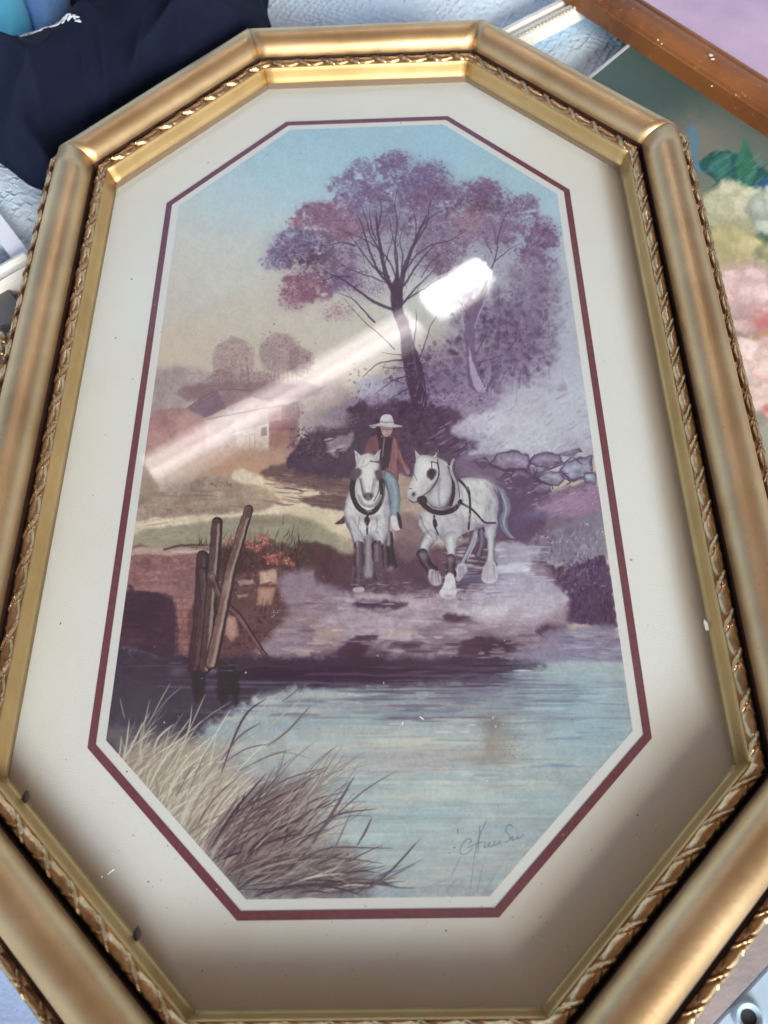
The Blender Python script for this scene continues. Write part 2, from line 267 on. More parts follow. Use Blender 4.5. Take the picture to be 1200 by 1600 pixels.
    for cr_, (ax, ay, bx_, by_), n in ((crown_a, (420, 235, 730, 470), 900), (crown_b, (700, 280, 880, 430), 360)):
        q = np.array(cr_)
        for k in range(n):
            x, y = rng.uniform(ax, bx_), rng.uniform(ay, by_); ins = False
            for (x1, y1), (x2, y2) in zip(q, np.roll(q, -1, 0)):
                if (y1 > y) != (y2 > y) and x < (x2-x1)*(y-y1)/(y2-y1)+x1: ins = not ins
            if not ins: continue
            if k % 2 == 0: dab(x, y, rng.uniform(1, 4.4), rng.uniform(.8, 3.2), [(170, 178, 204), (184, 192, 208), (160, 160, 190)][k % 3], rng.uniform(.25, .75))
            else:
                z = rng.uniform(3, 8); c = [(88, 66, 96), (104, 78, 110), (152, 124, 152)][k % 3-1 if k % 5 else 2]; clump(x, y, z, z*.7, 9, [c], (1, 2.8), (.2, .5), .9)
    # ---- main trunk and limbs
    tr = (86, 66, 92)
    poly(A((522, 560), (508, 600), (508, 680), (538, 760), (545, 850), (560, 920), (575, 990), (600, 1060), (640, 1040), (635, 960), (625, 900), (590, 800), (575, 740), (552, 680), (552, 620), (540, 560), (531, 520)), tr, soft=1.5, warp=1.2)
    limbs = [([(530, 640), (490, 560), (470, 470), (455, 380), (450, 320)], 22, 4), ([(540, 620), (560, 520), (595, 430), (620, 370), (640, 330)], 20, 4), ([(510, 680), (440, 650), (370, 600), (310, 560), (260, 540)], 13, 2),
             ([(520, 600), (460, 540), (420, 440), (400, 370), (380, 320)], 11, 2), ([(500, 560), (440, 520), (380, 440), (350, 400)], 8, 1.5), ([(550, 660), (600, 600), (640, 560), (690, 500)], 8, 1.5), ([(556, 590), (600, 520), (640, 470), (680, 430)], 8, 1.5),
             ([(530, 560), (530, 480), (510, 400), (500, 330)], 7, 1.5), ([(545, 560), (550, 480), (540, 420), (560, 350)], 6, 1.5), ([(480, 530), (500, 450), (520, 400)], 5, 1), ([(445, 730), (400, 680), (360, 640), (310, 620)], 7, 1.5), ([(520, 830), (470, 780), (400, 720), (330, 640)], 5, 1.2),
             ([(545, 870), (470, 880), (430, 905), (400, 935)], 7, 1.5), ([(555, 900), (500, 900), (460, 890)], 5, 1), ([(560, 930), (510, 950), (440, 1005)], 6, 1), ([(555, 960), (500, 940), (470, 950)], 4, 1), ([(570, 980), (530, 1000), (500, 1020)], 5, 1), ([(550, 850), (510, 850), (470, 840)], 4, 1),
             ([(600, 900), (640, 790), (660, 730), (720, 660)], 5, 1), ([(590, 830), (600, 740), (600, 680)], 6, 1), ([(700, 620), (690, 560), (700, 500)], 4, 1), ([(450, 420), (430, 360), (425, 290)], 6, 1.2), ([(596, 430), (600, 360), (590, 300)], 6, 1.2), ([(620, 560), (660, 500), (700, 470)], 4, 1)]
    for p, a, b in limbs: stroke(A(*p), a/2.4, b/2.4, tr, .9, soft=1, warp=.8)
    stroke(A((565, 700), (585, 820), (605, 930)), 2, 3, (130, 112, 140), .5, soft=2)
    # ---- second tree
    poly(A((795, 640), (780, 760), (790, 860), (800, 960), (830, 990), (868, 990), (850, 940), (825, 860), (822, 770), (838, 690), (870, 600), (850, 600), (820, 640)), (122, 104, 132), soft=1.5, warp=1.2)
    poly(A((798, 820), (815, 880), (850, 960), (862, 992), (830, 985), (806, 930)), (178, 166, 188), soft=1.5, warp=1, a=.95)
    stroke(A((868, 640), (840, 690), (822, 750)), 3, 3, (170, 158, 184), .8, warp=1); stroke(A((780, 760), (775, 690), (790, 620)), 2, 1.2, (176, 164, 188), .6)
    for p, a, b in [([(840, 640), (870, 560), (900, 480), (910, 400), (930, 340)], 8, 2), ([(905, 420), (930, 340), (960, 300)], 5, 1), ([(895, 500), (960, 450), (1000, 430)], 4, 1), ([(885, 470), (860, 420), (850, 390)], 4, 1), ([(900, 440), (895, 380), (870, 330)], 4, 1), ([(800, 720), (770, 660), (740, 620)], 5, 1), ([(712, 340), (720, 300), (700, 270)], 3, 1), ([(712, 340), (735, 300), (745, 280)], 3, 1), ([(825, 850), (860, 780), (880, 740)], 5, 1), ([(840, 880), (900, 860), (930, 850)], 4, 1)]:
        stroke(A(*p), a/2.4, b/2.4, (94, 76, 106), .85, soft=1, warp=.6)
    for k in range(16):
        x, y = A((rng.uniform(840, 900), rng.uniform(960, 1000)))[0]; stroke([(x, y), (x+rng.uniform(2, 16), y-rng.uniform(12, 34))], 1.1, .4, [(186, 176, 198), (100, 80, 110)][k % 2], .6)
    for k in range(14):
        x, y = A((rng.uniform(600, 680), rng.uniform(980, 1050)))[0]; stroke([(x, y), (x+rng.uniform(-5, 5), y-rng.uniform(8, 22))], 1.4, .4, [(176, 164, 186), (76, 58, 84)][k % 2], .6)
    for k in range(110):
        x = rng.uniform(540, 700); y = rng.uniform(560, 640); clump(x, y, 3, 3, 2, [(84, 64, 90), (146, 130, 156)], (1.5, 4), (.2, .5))
    # ---- ground behind horses on the right, rocks, heather
    poly(B((640, 330), (780, 330), (900, 360), (1200, 420), (1200, 700), (1050, 800), (900, 780), (640, 700)), (104, 82, 108), soft=5, warp=4)
    poly(Q((60, 300), (180, 285), (300, 290), (340, 420), (200, 430), (60, 400)), (134, 116, 142), soft=3, warp=3, a=.7)
    for p, c in [([(255, 340), (300, 280), (400, 252), (490, 275), (530, 330), (500, 380), (380, 380), (300, 370)], (162, 150, 172)), ([(505, 330), (540, 280), (620, 265), (700, 285), (720, 330), (650, 370), (560, 370)], (150, 142, 166)),
                 ([(560, 430), (620, 390), (690, 385), (730, 430), (690, 480), (610, 470)], (170, 168, 188)), ([(690, 380), (740, 330), (830, 300), (900, 290), (910, 400), (830, 440), (760, 450)], (166, 172, 194)), ([(530, 370), (580, 350), (620, 370), (590, 400), (545, 410)], (158, 152, 172)),
                 ([(520, 490), (580, 455), (640, 480), (650, 520), (560, 530)], (142, 130, 156)), ([(400, 520), (440, 495), (490, 510), (490, 540), (430, 545)], (172, 162, 180)), ([(390, 390), (480, 380), (530, 410), (500, 440), (400, 440)], (128, 112, 138)), ([(690, 280), (820, 243), (842, 262), (740, 290)], (166, 170, 190)), ([(850, 400), (925, 390), (930, 470), (850, 460)], (166, 188, 208)), ([(160, 320), (240, 300), (270, 340), (220, 370)], (140, 122, 146))]:
        poly(Q(*p), (74, 56, 82), soft=2.5, warp=2, a=.95, smooth=False); cx = np.mean([q[0] for q in p]); cy = np.mean([q[1] for q in p])
        pp = [(cx+(x-cx)*.93, cy+(y-cy)*.9-2) for x, y in p]
        poly(Q(*pp), np.array(c)*.94, soft=2, warp=2, smooth=False, tex=.35, rim=((96, 80, 108), 3, .85)); x, y = Q((cx, cy+18))[0]; wash(x, y, 9, 4, np.array(c)*.72, .7); wash(x-3, y-8, 6, 2.4, np.array(c)*1.1, .6)
    for p in [[(505, 330), (540, 280)], [(730, 430), (765, 455), (740, 470)], [(760, 300), (800, 310), (835, 340)], [(560, 370), (540, 430)], [(620, 380), (700, 350), (760, 310)], [(560, 450), (640, 470), (660, 500)]]:
        stroke(Q(*p), 1.5, 2.2, (78, 60, 86), .8, warp=1)
    poly(Q((330, 440), (520, 440), (540, 560), (700, 500), (780, 470), (920, 470), (960, 720), (600, 900), (380, 820), (370, 560)), (102, 84, 114), soft=4, warp=3, a=.75)
    poly(Q((560, 610), (700, 560), (800, 500), (930, 480), (950, 620), (800, 670), (640, 650)), (160, 130, 160), soft=5, warp=4, a=.9)
    wash(875, 790, 30, 10, (168, 136, 164), .6); wash(840, 805, 30, 8, (120, 112, 146), .6)
    for k in range(60): x, y = Q((rng.uniform(150, 900), rng.uniform(330, 540)))[0]; stroke([(x, y), (x+rng.uniform(4, 12), y-rng.uniform(-2, 5))], .5, .4, [(78, 60, 86), (176, 170, 190), (128, 114, 140)][k % 3], .55, soft=1, wm=rng.uniform(1, 3), warp=1.5)
    for k in range(60):
        x, y = Q((rng.uniform(480, 930), rng.uniform(490, 690)))[0]; l = rng.uniform(4, 14)
        stroke([(x, y), (x+l, y-l*.5)], .5, .5, [(176, 150, 178), (132, 112, 146), (108, 98, 134), (186, 170, 190)][rng.integers(4)], rng.uniform(.25, .6), soft=1.2, wm=rng.uniform(1, 3), warp=1)
    poly(Q((600, 800), (700, 740), (860, 660), (960, 640), (985, 800), (985, 960), (820, 1000), (640, 950), (500, 970)), (134, 130, 150), soft=5, warp=4, a=.9)
    poly(Q((500, 1000), (560, 930), (700, 980), (850, 960), (990, 940), (1050, 1360), (900, 1350), (560, 1310), (680, 1240), (740, 1170), (660, 1100), (560, 1050)), (88, 68, 98), soft=3, warp=4, a=.95)
    clump(900, 900, 36, 30, 260, [(102, 82, 112), (120, 104, 132), (80, 60, 90), (138, 126, 150)], (2, 5), (.2, .5)); clump(910, 940, 40, 30, 200, [(84, 62, 92), (96, 74, 104), (110, 88, 118)], (2, 6), (.2, .5))
    for k in range(70):
        x, y = Q((rng.uniform(520, 980), rng.uniform(760, 1000)))[0]; stroke([(x, y+rng.uniform(4, 14)), (x+rng.normal(), y)], .6, .4, [(150, 146, 164), (96, 80, 108)][k % 2], .4, soft=1.2, wm=rng.uniform(1, 3))
    for k in range(420):
        x, y = Q((rng.uniform(520, 1040), rng.uniform(780, 1340)))[0]; d_ = (y-835)/150
        px = img[min(H_-1, int((y-Y0)*SC)), min(W_-1, int((x-X0)*SC))]
        if px.mean() < 168: l = rng.uniform(3, 11); stroke([(x, y), (x+l*rng.uniform(-.5, .7), y-l)], .5, .4, px*(1.28 if rng.random() < .45-.2*d_ else .78), .55, soft=.9, wm=rng.uniform(1, 3))
    for (x, y, n) in [(605, 800, 22), (650, 830, 22), (700, 820, 14), (860, 720, 20), (570, 880, 18), (780, 985, 8), (960, 1105, 8), (925, 1100, 5), (550, 590, 10), (45, 115, 8)]:
        px, py = Q((x, y))[0]; clump(px, py, 7, 4, n, [(204, 182, 196), (190, 166, 180), (216, 200, 208)], (.9, 2.2), (.5, .9))
    for (x, y) in [(655, 780), (755, 760), (770, 750), (810, 735), (620, 820)]: stroke(Q((x, y+25), (x+3, y-15)), 1, .4, (92, 80, 92), .8)
    # ---- bank left of path: stone bridge, plants
    poly(D((100, 330), (300, 290), (480, 290), (900, 330), (1200, 480), (1180, 560), (900, 700), (800, 850), (60, 850)), (112, 82, 84), soft=4, warp=3)
    poly(D((900, 270), (1020, 270), (1160, 350), (1190, 400), (1170, 480), (960, 450), (900, 400)), (92, 76, 72), soft=4, warp=3)
    clump(520, 880, 40, 14, 200, [(80, 62, 64), (98, 80, 76), (70, 52, 58)], (2, 5), (.3, .6))
    poly(D((145, 290), (300, 285), (480, 296), (490, 320), (300, 326), (140, 336)), (186, 160, 148), soft=2, warp=1.5, a=.95)
    stroke(D((330, 305), (480, 310)), 4, 4, (206, 188, 176), .8, warp=1); stroke(D((290, 296), (360, 280), (490, 275)), 4, 3, (92, 72, 74), .8, warp=1)
    poly(D((130, 330), (300, 325), (480, 325), (460, 480), (400, 620), (400, 820), (330, 820), (350, 560), (300, 500), (120, 500)), (152, 112, 112), soft=2, warp=2)
    for k in range(120):
        x, y = D((rng.uniform(140, 460), rng.uniform(335, 510)))[0]; dab(x, y, rng.uniform(3, 9), rng.uniform(2, 5), [(168, 126, 124), (134, 94, 100), (160, 132, 130), (122, 84, 92)][rng.integers(4)], rng.uniform(.2, .5))
    for k in range(50):
        x, y = D((rng.uniform(335, 410), rng.uniform(520, 820)))[0]; dab(x, y, rng.uniform(3, 7), rng.uniform(2, 5), [(170, 122, 116), (138, 92, 96), (184, 136, 124)][rng.integers(3)], rng.uniform(.3, .6))
    poly(D((110, 490), (160, 485), (260, 500), (330, 530), (350, 600), (335, 840), (60, 850)), (80, 60, 76), soft=2, warp=2)
    wash(205, 1000, 26, 16, (108, 80, 92), .5); wash(230, 960, 30, 14, (62, 44, 62), .6); hs(195, 270, 930, 1020, 26, [(96, 72, 86), (70, 50, 66), (110, 84, 92)], (10, 36), (2, 7), (.15, .4))
    for row in range(6):
        x = 135+rng.uniform(0, 18)
        while x < 455:
            wd = rng.uniform(26, 58); yy_ = 350+row*29+rng.normal()*4
            if yy_ < 480 or x > 335:
                q = [(x+rng.normal()*3, yy_-12+rng.normal()*2), (x+wd*.5, yy_-14+rng.normal()*2), (x+wd, yy_-11+rng.normal()*2), (x+wd+rng.normal()*3, yy_+10), (x+wd*.5, yy_+13), (x+rng.normal()*3, yy_+11)]
                c = np.array([(160, 120, 118), (146, 104, 108), (170, 136, 130), (134, 94, 100), (154, 124, 126)][rng.integers(5)])
                if x+wd < 470: poly(D(*q), c, soft=2.4, warp=2.2, a=.5, tex=.4, rim=((104, 72, 80), 1.8, .7))
            x += wd+3
    for row in range(9):
        x = 338+rng.uniform(-4, 4); yy_ = 535+row*32
        for wd in (34, 32):
            poly(D((x, yy_-13), (x+wd, yy_-12), (x+wd-2, yy_+13), (x+2, yy_+14)), np.array([(164, 118, 114), (146, 100, 102), (178, 134, 124)][rng.integers(3)]), soft=2.4, warp=2.2, a=.45, tex=.4, rim=((104, 72, 78), 2, .7)); x += wd+1
    for k in range(9): wash(*D((120+k*28+rng.normal()*4, 480))[0], 4, 4, (172, 132, 128), .5)
    # bank plants right of posts
    clump(410, 900, 50, 34, 420, [(96, 68, 74), (120, 86, 86), (78, 54, 64), (140, 104, 98)], (2, 6), (.2, .55)); clump(380, 990, 50, 36, 320, [(90, 64, 76), (110, 80, 88), (72, 50, 66)], (2, 6), (.2, .55))
    for p, c in [([(730, 390), (820, 380), (822, 460), (735, 465)], (204, 172, 148)), ([(725, 470), (820, 470), (790, 560), (720, 560)], (176, 140, 124)), ([(630, 440), (710, 430), (715, 460), (640, 470)], (176, 152, 146)), ([(625, 505), (690, 500), (680, 520), (630, 525)], (178, 158, 150)), ([(580, 600), (630, 610), (640, 700), (600, 730), (570, 700)], (178, 140, 128)), ([(1040, 480), (1140, 470), (1130, 510), (1050, 520)], (150, 128, 134))]:
        poly(D(*p), c, soft=1.4, warp=1.2, a=.92, smooth=False, tex=.25, rim=((112, 78, 72), 2.4, .8))
    poly(D((560, 300), (700, 260), (860, 270), (930, 330), (900, 420), (820, 380), (700, 400), (560, 420)), (84, 60, 64), soft=5, warp=5, a=.8, tex=.4)
    clump(428, 868, 42, 18, 260, [(74, 54, 58), (98, 74, 70), (112, 90, 78), (66, 46, 54)], (1.2, 4), (.3, .6))
    stroke(D((735, 465), (790, 450)), 3, 3, (120, 84, 76), .7)
    for k in range(120):
        x, y = D((rng.uniform(560, 930), rng.normal(310, 45)))[0]; l = rng.uniform(8, 26); stroke([(x, y), (x+rng.uniform(-4, 9), y-l)], 1.3, .4, [(74, 56, 62), (98, 78, 74), (120, 104, 88), (86, 62, 66)][rng.integers(4)], .7)
    for k in range(90):
        x, y = D((rng.uniform(680, 940), rng.normal(330, 40)))[0]; l = rng.uniform(8, 24); stroke([(x, y), (x+rng.uniform(-5, 9), y-l)], 1.2, .4, [(66, 48, 56), (112, 92, 80), (92, 66, 66)][k % 3], .7)
    for (x, y, n, r) in [(720, 290, 30, 9), (800, 350, 34, 10), (860, 350, 20, 8), (770, 270, 24, 8), (750, 240, 34, 10), (780, 330, 34, 9), (830, 320, 20, 6), (690, 270, 20, 7), (890, 370, 16, 5), (590, 260, 10, 8)]:
        px, py = D((x, y))[0]; wash(px, py, r, r*.6, (164, 98, 94), .5); clump(px, py, r*1.1, r*.8, int(n*1.5), [(188, 104, 98), (206, 130, 112), (160, 76, 86), (212, 156, 136)], (1, 2.8), (.5, .95))
    for k in range(46):
        x, y = D((rng.uniform(740, 900), rng.uniform(580, 680)))[0]; stroke([(x, y), (x+rng.uniform(2, 12), y-rng.uniform(10, 34))], 1.2, .4, [(72, 54, 68), (104, 84, 90), (88, 66, 78)][k % 3], .7)
    for (x, y, n, c) in [(860, 520, 44, (206, 150, 126)), (810, 600, 20, (206, 200, 200)), (900, 510, 20, (214, 160, 136))]:
        px, py = D((x, y))[0]; clump(px, py, 12 if n > 25 else 6, 6, n, [c], (.8, 1.9), (.5, .9))
    # ---- ford: pale strokes and dark shallows between path and water
    poly([(440, 900), (560, 880), (700, 870), (830, 870), (880, 930), (900, 1000), (980, 1000), (985, 1050), (430, 1050), (450, 960)], (150, 132, 144), soft=8, warp=4)
    poly(B((0, 870), (140, 850), (400, 780), (620, 800), (1000, 760), (1080, 900), (700, 1060), (300, 1060), (0, 1000)), (92, 70, 86), soft=8, warp=4, a=.9)
    poly(B((-40, 800), (40, 800), (160, 860), (300, 950), (200, 1000), (0, 980)), (98, 72, 82), soft=5, warp=3, a=.8)
    poly(B((400, 640), (520, 640), (560, 760), (520, 860), (420, 860)), (128, 104, 112), soft=6, warp=3, a=.8)
    wash(590, 890, 26, 10, (128, 90, 100), .6); wash(690, 870, 16, 10, (132, 92, 104), .5)
    pale = [(196, 184, 192), (182, 168, 180), (204, 198, 206), (168, 150, 164)]; warm = [(190, 162, 154), (172, 142, 140), (200, 178, 168)]; dark = [(88, 66, 86), (104, 82, 100), (120, 98, 114)]
    poly(Q((300, 830), (560, 870), (520, 960), (560, 1050), (680, 1100), (745, 1180), (640, 1260), (440, 1320), (100, 1280), (200, 1120), (320, 1060)), (178, 176, 194), soft=5, warp=4, a=.85)
    hs(700, 860, 855, 965, 130, [(186, 186, 204), (204, 206, 216), (156, 152, 176), (170, 160, 182)], (10, 46), (1.5, 4.5), (.3, .7))
    poly(Q((300, 975), (480, 975), (500, 1010), (320, 1025)), (206, 210, 220), soft=2, warp=2, a=.9); wash(745, 905, 36, 9, (120, 122, 156), .6)
    hs(520, 840, 935, 1000, 170, pale+pale+dark[1:], (12, 56), (3, 11), (.12, .42), .03); hs(450, 640, 930, 1035, 170, warm+warm+pale[:1]+dark[1:2], (12, 50), (3, 11), (.15, .45), .03)
    hs(560, 900, 985, 1040, 100, [(128, 112, 134), (150, 138, 156), (178, 168, 182), (104, 84, 106)], (14, 60), (3, 9), (.15, .45))
    poly(K((60, 130), (300, 110), (560, 100), (800, 120), (930, 140), (820, 230), (700, 250), (560, 200), (420, 230), (300, 300), (60, 290)), (184, 170, 182), soft=10, warp=7, a=.55, tex=.3)
    for p in [[(530, 290), (620, 280), (720, 300), (700, 370), (730, 400), (640, 480), (500, 440), (460, 380), (520, 340)], [(0, 370), (60, 340), (120, 280), (220, 275), (170, 330), (160, 370), (260, 400), (200, 450), (0, 450)], [(130, 145), (230, 140), (330, 150), (260, 180), (170, 175)], [(460, 195), (520, 190), (560, 205), (480, 215)], [(810, 250), (860, 240), (890, 262), (830, 275)]]:
        poly(K(*p), (86, 62, 84), soft=4, warp=3.5, a=.88, dry=.25)
    for (x, y, rx, ry, c) in [(195, 355, 34, 11, (178, 150, 148)), (365, 367, 28, 8, (190, 168, 166)), (415, 396, 22, 7, (180, 160, 166)), (225, 175, 26, 9, (176, 156, 160)), (260, 398, 50, 5, (168, 148, 158)), (300, 262, 70, 14, (196, 172, 164)), (640, 180, 70, 22, (198, 188, 196)), (760, 350, 40, 8, (190, 182, 196)), (780, 310, 50, 9, (168, 156, 176)), (40, 260, 60, 20, (184, 156, 148))]:
        px, py = K((x, y))[0]; poly([(px+rx/2.4*np.cos(k), py+ry/2.4*np.sin(k)) for k in np.linspace(0, 6.28, 10, endpoint=False)], c, soft=2.5, warp=2.5, a=.8)
    for (x, y, rx, ry, a) in [(640, 330, 110, 60, .7), (120, 350, 110, 50, .7), (300, 410, 200, 26, .6), (620, 420, 120, 30, .7), (180, 155, 70, 18, .6), (520, 215, 60, 14, .5), (400, 250, 60, 12, .35), (880, 240, 60, 16, .4)]:
        px, py = K((x, y))[0]; wash(px, py, rx/2.4, ry/2.4, (78, 56, 80), a)
    hs(500, 800, 1000, 1045, 80, [(74, 52, 76), (92, 70, 92), (120, 98, 116)], (14, 60), (3, 9), (.15, .5)); hs(520, 840, 930, 1030, 70, [(208, 198, 204), (194, 180, 188)], (8, 36), (2, 6), (.2, .6))
    # right lower bank
    poly(K((830, 260), (920, 250), (1060, 230), (1110, 250), (1130, 400), (900, 400), (720, 360), (860, 300)), (140, 132, 156), soft=5, warp=4, a=.85)
    hs(880, 975, 985, 1035, 60, [(112, 96, 124), (170, 178, 196), (150, 156, 180)], (8, 34), (1.5, 4), (.3, .7))
    # ---- water
    poly([(150, 1040), (300, 1036), (560, 1038), (760, 1036), (980, 1036), (1030, 1060), (1030, 1430), (140, 1430)], (168, 178, 178), soft=3, warp=1.5)
    sl = box(140, 1060, 1030, 1430); NW = noise(130, 12, 11, 4)
    mm = np.clip((NW[sl]+.02)*5, 0, 1)*np.clip((PY[sl]-1060)/40, 0, 1); mix(sl, (mm*.5).astype(np.float32), (198, 200, 190))
    mm = np.clip((-NW[sl]-.05)*5, 0, 1)*np.clip((PY[sl]-1060)/40, 0, 1); mix(sl, (mm*.45).astype(np.float32), (148, 172, 184))

    poly([(140, 1020), (300, 1024), (700, 1028), (840, 1036), (820, 1050), (700, 1068), (560, 1072), (430, 1080), (330, 1130), (250, 1200), (140, 1200)], (76, 66, 84), soft=9, warp=6, a=.97, dry=.1)
    wash(420, 1052, 200, 12, (68, 50, 70), .85); wash(650, 1055, 120, 14, (78, 58, 82), .85); wash(230, 1080, 90, 30, (78, 70, 86), .7); wash(740, 1085, 90, 16, (112, 110, 132), .7); wash(780, 1060, 60, 10, (100, 88, 116), .6)
    hs(480, 800, 1040, 1075, 120, [(70, 50, 74), (88, 68, 92), (104, 90, 112)], (20, 90), (1.5, 5), (.3, .7))
    hs(560, 900, 1070, 1130, 130, [(112, 112, 132), (134, 142, 154), (92, 84, 106), (150, 160, 166), (104, 118, 138)], (16, 80), (1.5, 5), (.25, .6))
    wash(900, 1090, 90, 50, (144, 176, 192), .75); wash(930, 1150, 60, 40, (150, 182, 194), .7); wash(860, 1190, 90, 30, (168, 192, 194), .5)
    hs(780, 985, 1050, 1200, 120, [(138, 166, 184), (158, 188, 198), (124, 146, 168), (176, 200, 204)], (20, 90), (1.5, 5), (.2, .5))
    wash(560, 1125, 60, 12, (146, 182, 186), .8); wash(640, 1165, 110, 18, (196, 196, 182), .8); wash(520, 1155, 70, 14, (178, 184, 176), .6); wash(700, 1240, 140, 22, (192, 202, 192), .7); wash(840, 1260, 90, 20, (170, 196, 198), .6)
    wash(620, 1290, 80, 30, (150, 186, 190), .6); wash(700, 1320, 120, 30, (166, 190, 190), .6); wash(640, 1340, 60, 30, (172, 188, 186), .5)
    hs(480, 900, 1105, 1390, 90, [(206, 208, 196), (150, 186, 194), (150, 164, 170), (190, 202, 198)], (60, 200), (5, 15), (.12, .34))
    hs(480, 820, 1100, 1230, 150, [(186, 192, 182), (158, 170, 170), (200, 202, 190), (148, 178, 184), (140, 148, 152)], (20, 110), (1.5, 5), (.2, .5))
    hs(560, 900, 1210, 1380, 120, [(176, 194, 190), (190, 202, 196), (150, 178, 184), (158, 174, 176)], (20, 120), (1.5, 6), (.18, .45))
    stroke([(560, 1205), (700, 1203), (820, 1207)], 1.5, 1, (138, 156, 164), .5, soft=2); stroke([(600, 1280), (760, 1279), (900, 1281)], 1.6, 1, (140, 158, 162), .5, soft=2); stroke([(640, 1218), (740, 1216)], 5, 5, (146, 178, 188), .5, soft=4)
    wash(775, 1165, 26, 30, (146, 138, 124), .7); wash(755, 1185, 44, 7, (150, 146, 132), .55); wash(770, 1130, 26, 14, (116, 112, 116), .6)
    clump(806, 1172, 22, 26, 70, [(120, 108, 84), (104, 96, 76), (138, 128, 104)], (.8, 2.2), (.3, .7))
    for (x, y, l) in [(380, 508, 16), (410, 546, 26), (300, 548, 20), (460, 634, 40), (540, 634, 24), (330, 592, 14), (320, 530, 14), (280, 604, 26), (570, 608, 16), (760, 404, 40)]:
        stroke(K((x-l, y), (x, y-1), (x+l, y)), .4, .4, (206, 212, 216), .85, wm=2.2)
    wash(220, 1130, 40, 60, (88, 88, 100), .5)
    for k in range(60):
        x = rng.uniform(300, 900); y = 1062+abs(rng.normal())*26; l = rng.uniform(20, 90)
        stroke([(x-l, y), (x, y+rng.normal()), (x+l, y)], .4, .4, [(96, 84, 108), (128, 124, 144), (84, 72, 96), (150, 152, 162)][k % 4], rng.uniform(.2, .5), soft=2, wm=rng.uniform(2, 6))
    wash(640, 1110, 150, 14, (126, 122, 140), .5); wash(560, 1200, 160, 16, (184, 180, 174), .5); wash(780, 1350, 120, 26, (176, 184, 182), .5); wash(690, 1180, 120, 12, (168, 160, 160), .4)
    # reflections of the posts
    for x, w in [(305, 14), (345, 16), (362, 8)]: poly([(x-w/2, 1038), (x+w/2, 1038), (x+w/2+8, 1075), (x-w/2+8, 1100)], (52, 38, 56), soft=3, warp=3, a=.7)
    hs(270, 380, 1035, 1050, 12, [(150, 146, 160), (120, 110, 126)], (10, 24), (1, 2), (.4, .8)); wash(277, 1050, 14, 8, (128, 124, 134), .5); wash(330, 1048, 10, 6, (146, 146, 158), .6)
    hs(160, 470, 1040, 1042, 10, [(100, 88, 104)], (30, 90), (1, 2), (.3, .6))
    # ---- posts
    def post(p, w0, w1, c, hi):
        stroke(D(*p), w0/3, w1/3, (60, 42, 54), 1, soft=1, warp=.8)
        q = [(x-w0*.08, y) for x, y in p]; stroke(D(*q), w0/3*.72, w1/3*.72, c, .95, soft=1.6, warp=.8, tex=.3)
        q = [(x+w0*.14, y+10) for x, y in p]; stroke(D(*q), w0/3*.2, w1/3*.25, hi, .7, soft=1.5, warp=1)
    post([(470, 330), (455, 560), (425, 850)], 60, 46, (88, 64, 74), (112, 88, 92)); post([(470, 400), (480, 600), (450, 830)], 40, 40, (104, 82, 88), (124, 104, 106))
    post([(538, 170), (528, 300), (515, 450), (495, 720), (480, 850)], 52, 62, (100, 78, 80), (176, 156, 146))
    post([(515, 425), (555, 520), (640, 610), (700, 700), (760, 790)], 34, 20, (112, 84, 86), (140, 112, 110))
    post([(685, 110), (640, 260), (600, 400), (560, 600), (510, 830)], 44, 60, (132, 104, 98), (184, 158, 144))
    poly(D((664, 120), (684, 90), (700, 125), (692, 150), (665, 145)), (110, 84, 82), soft=1, warp=1, smooth=False)
    wash(*D((515, 420))[0], 6, 5, (146, 130, 128), .8); wash(*D((580, 470))[0], 5, 16, (176, 154, 146), .6, .3)
    for k in range(26):
        x, y = D((rng.uniform(430, 660), rng.uniform(270, 300)))[0]; stroke([(x, y), (x+rng.uniform(-4, 6), y-rng.uniform(6, 16))], 1.3, .4, (72, 54, 58), .7)
    # ---- rider
    fur = (206, 208, 204); sh = (158, 156, 164); dk = (58, 44, 60); blk = (48, 38, 52)
    poly(B((250, 285), (258, 228), (310, 205), (350, 212), (400, 212), (428, 275), (448, 330), (482, 392), (470, 412), (440, 392), (418, 340), (422, 400), (418, 452), (388, 440), (350, 400), (320, 390), (300, 300), (250, 300)), (152, 104, 108), soft=1, warp=.6, tex=.12, rim=((96, 62, 78), 2.6, .8))
    poly(B((240, 275), (258, 230), (300, 210), (312, 260), (300, 300), (250, 300)), (128, 84, 96), soft=1.5, warp=.6, a=.8)
    poly(B((308, 195), (330, 215), (355, 218), (392, 215), (380, 280), (368, 380), (330, 400), (318, 300)), (76, 56, 76), soft=1.2, warp=.5, smooth=False)
    stroke(B((345, 225), (338, 280), (335, 320)), 2.5, 2, (160, 140, 146), .7); stroke(B((400, 230), (408, 300), (400, 400)), 2, 1.5, (176, 130, 134), .6); stroke(B((425, 290), (440, 340), (460, 380)), 2.2, 1.4, (168, 120, 124), .7); stroke(B((385, 260), (378, 330), (380, 390)), 1.6, 1, (96, 62, 78), .7)
    poly(B((322, 165), (332, 160), (385, 165), (384, 190), (372, 208), (352, 214), (334, 200)), (186, 158, 154), soft=.8, warp=.3)
    poly(B((306, 178), (322, 160), (330, 190), (326, 235), (312, 230)), (70, 52, 66), soft=1, warp=.5)
    stroke(B((335, 172), (385, 176)), 3, 3, (116, 92, 98), .6); stroke(B((352, 203), (370, 202)), 1, 1, (120, 84, 88), .8); stroke(B((358, 180), (360, 194)), 1, 1.2, (150, 118, 116), .7)
    poly(B((262, 156), (300, 146), (325, 140), (390, 146), (440, 158), (405, 166), (350, 164), (310, 158), (290, 168)), (196, 192, 192), soft=.8, warp=.4)
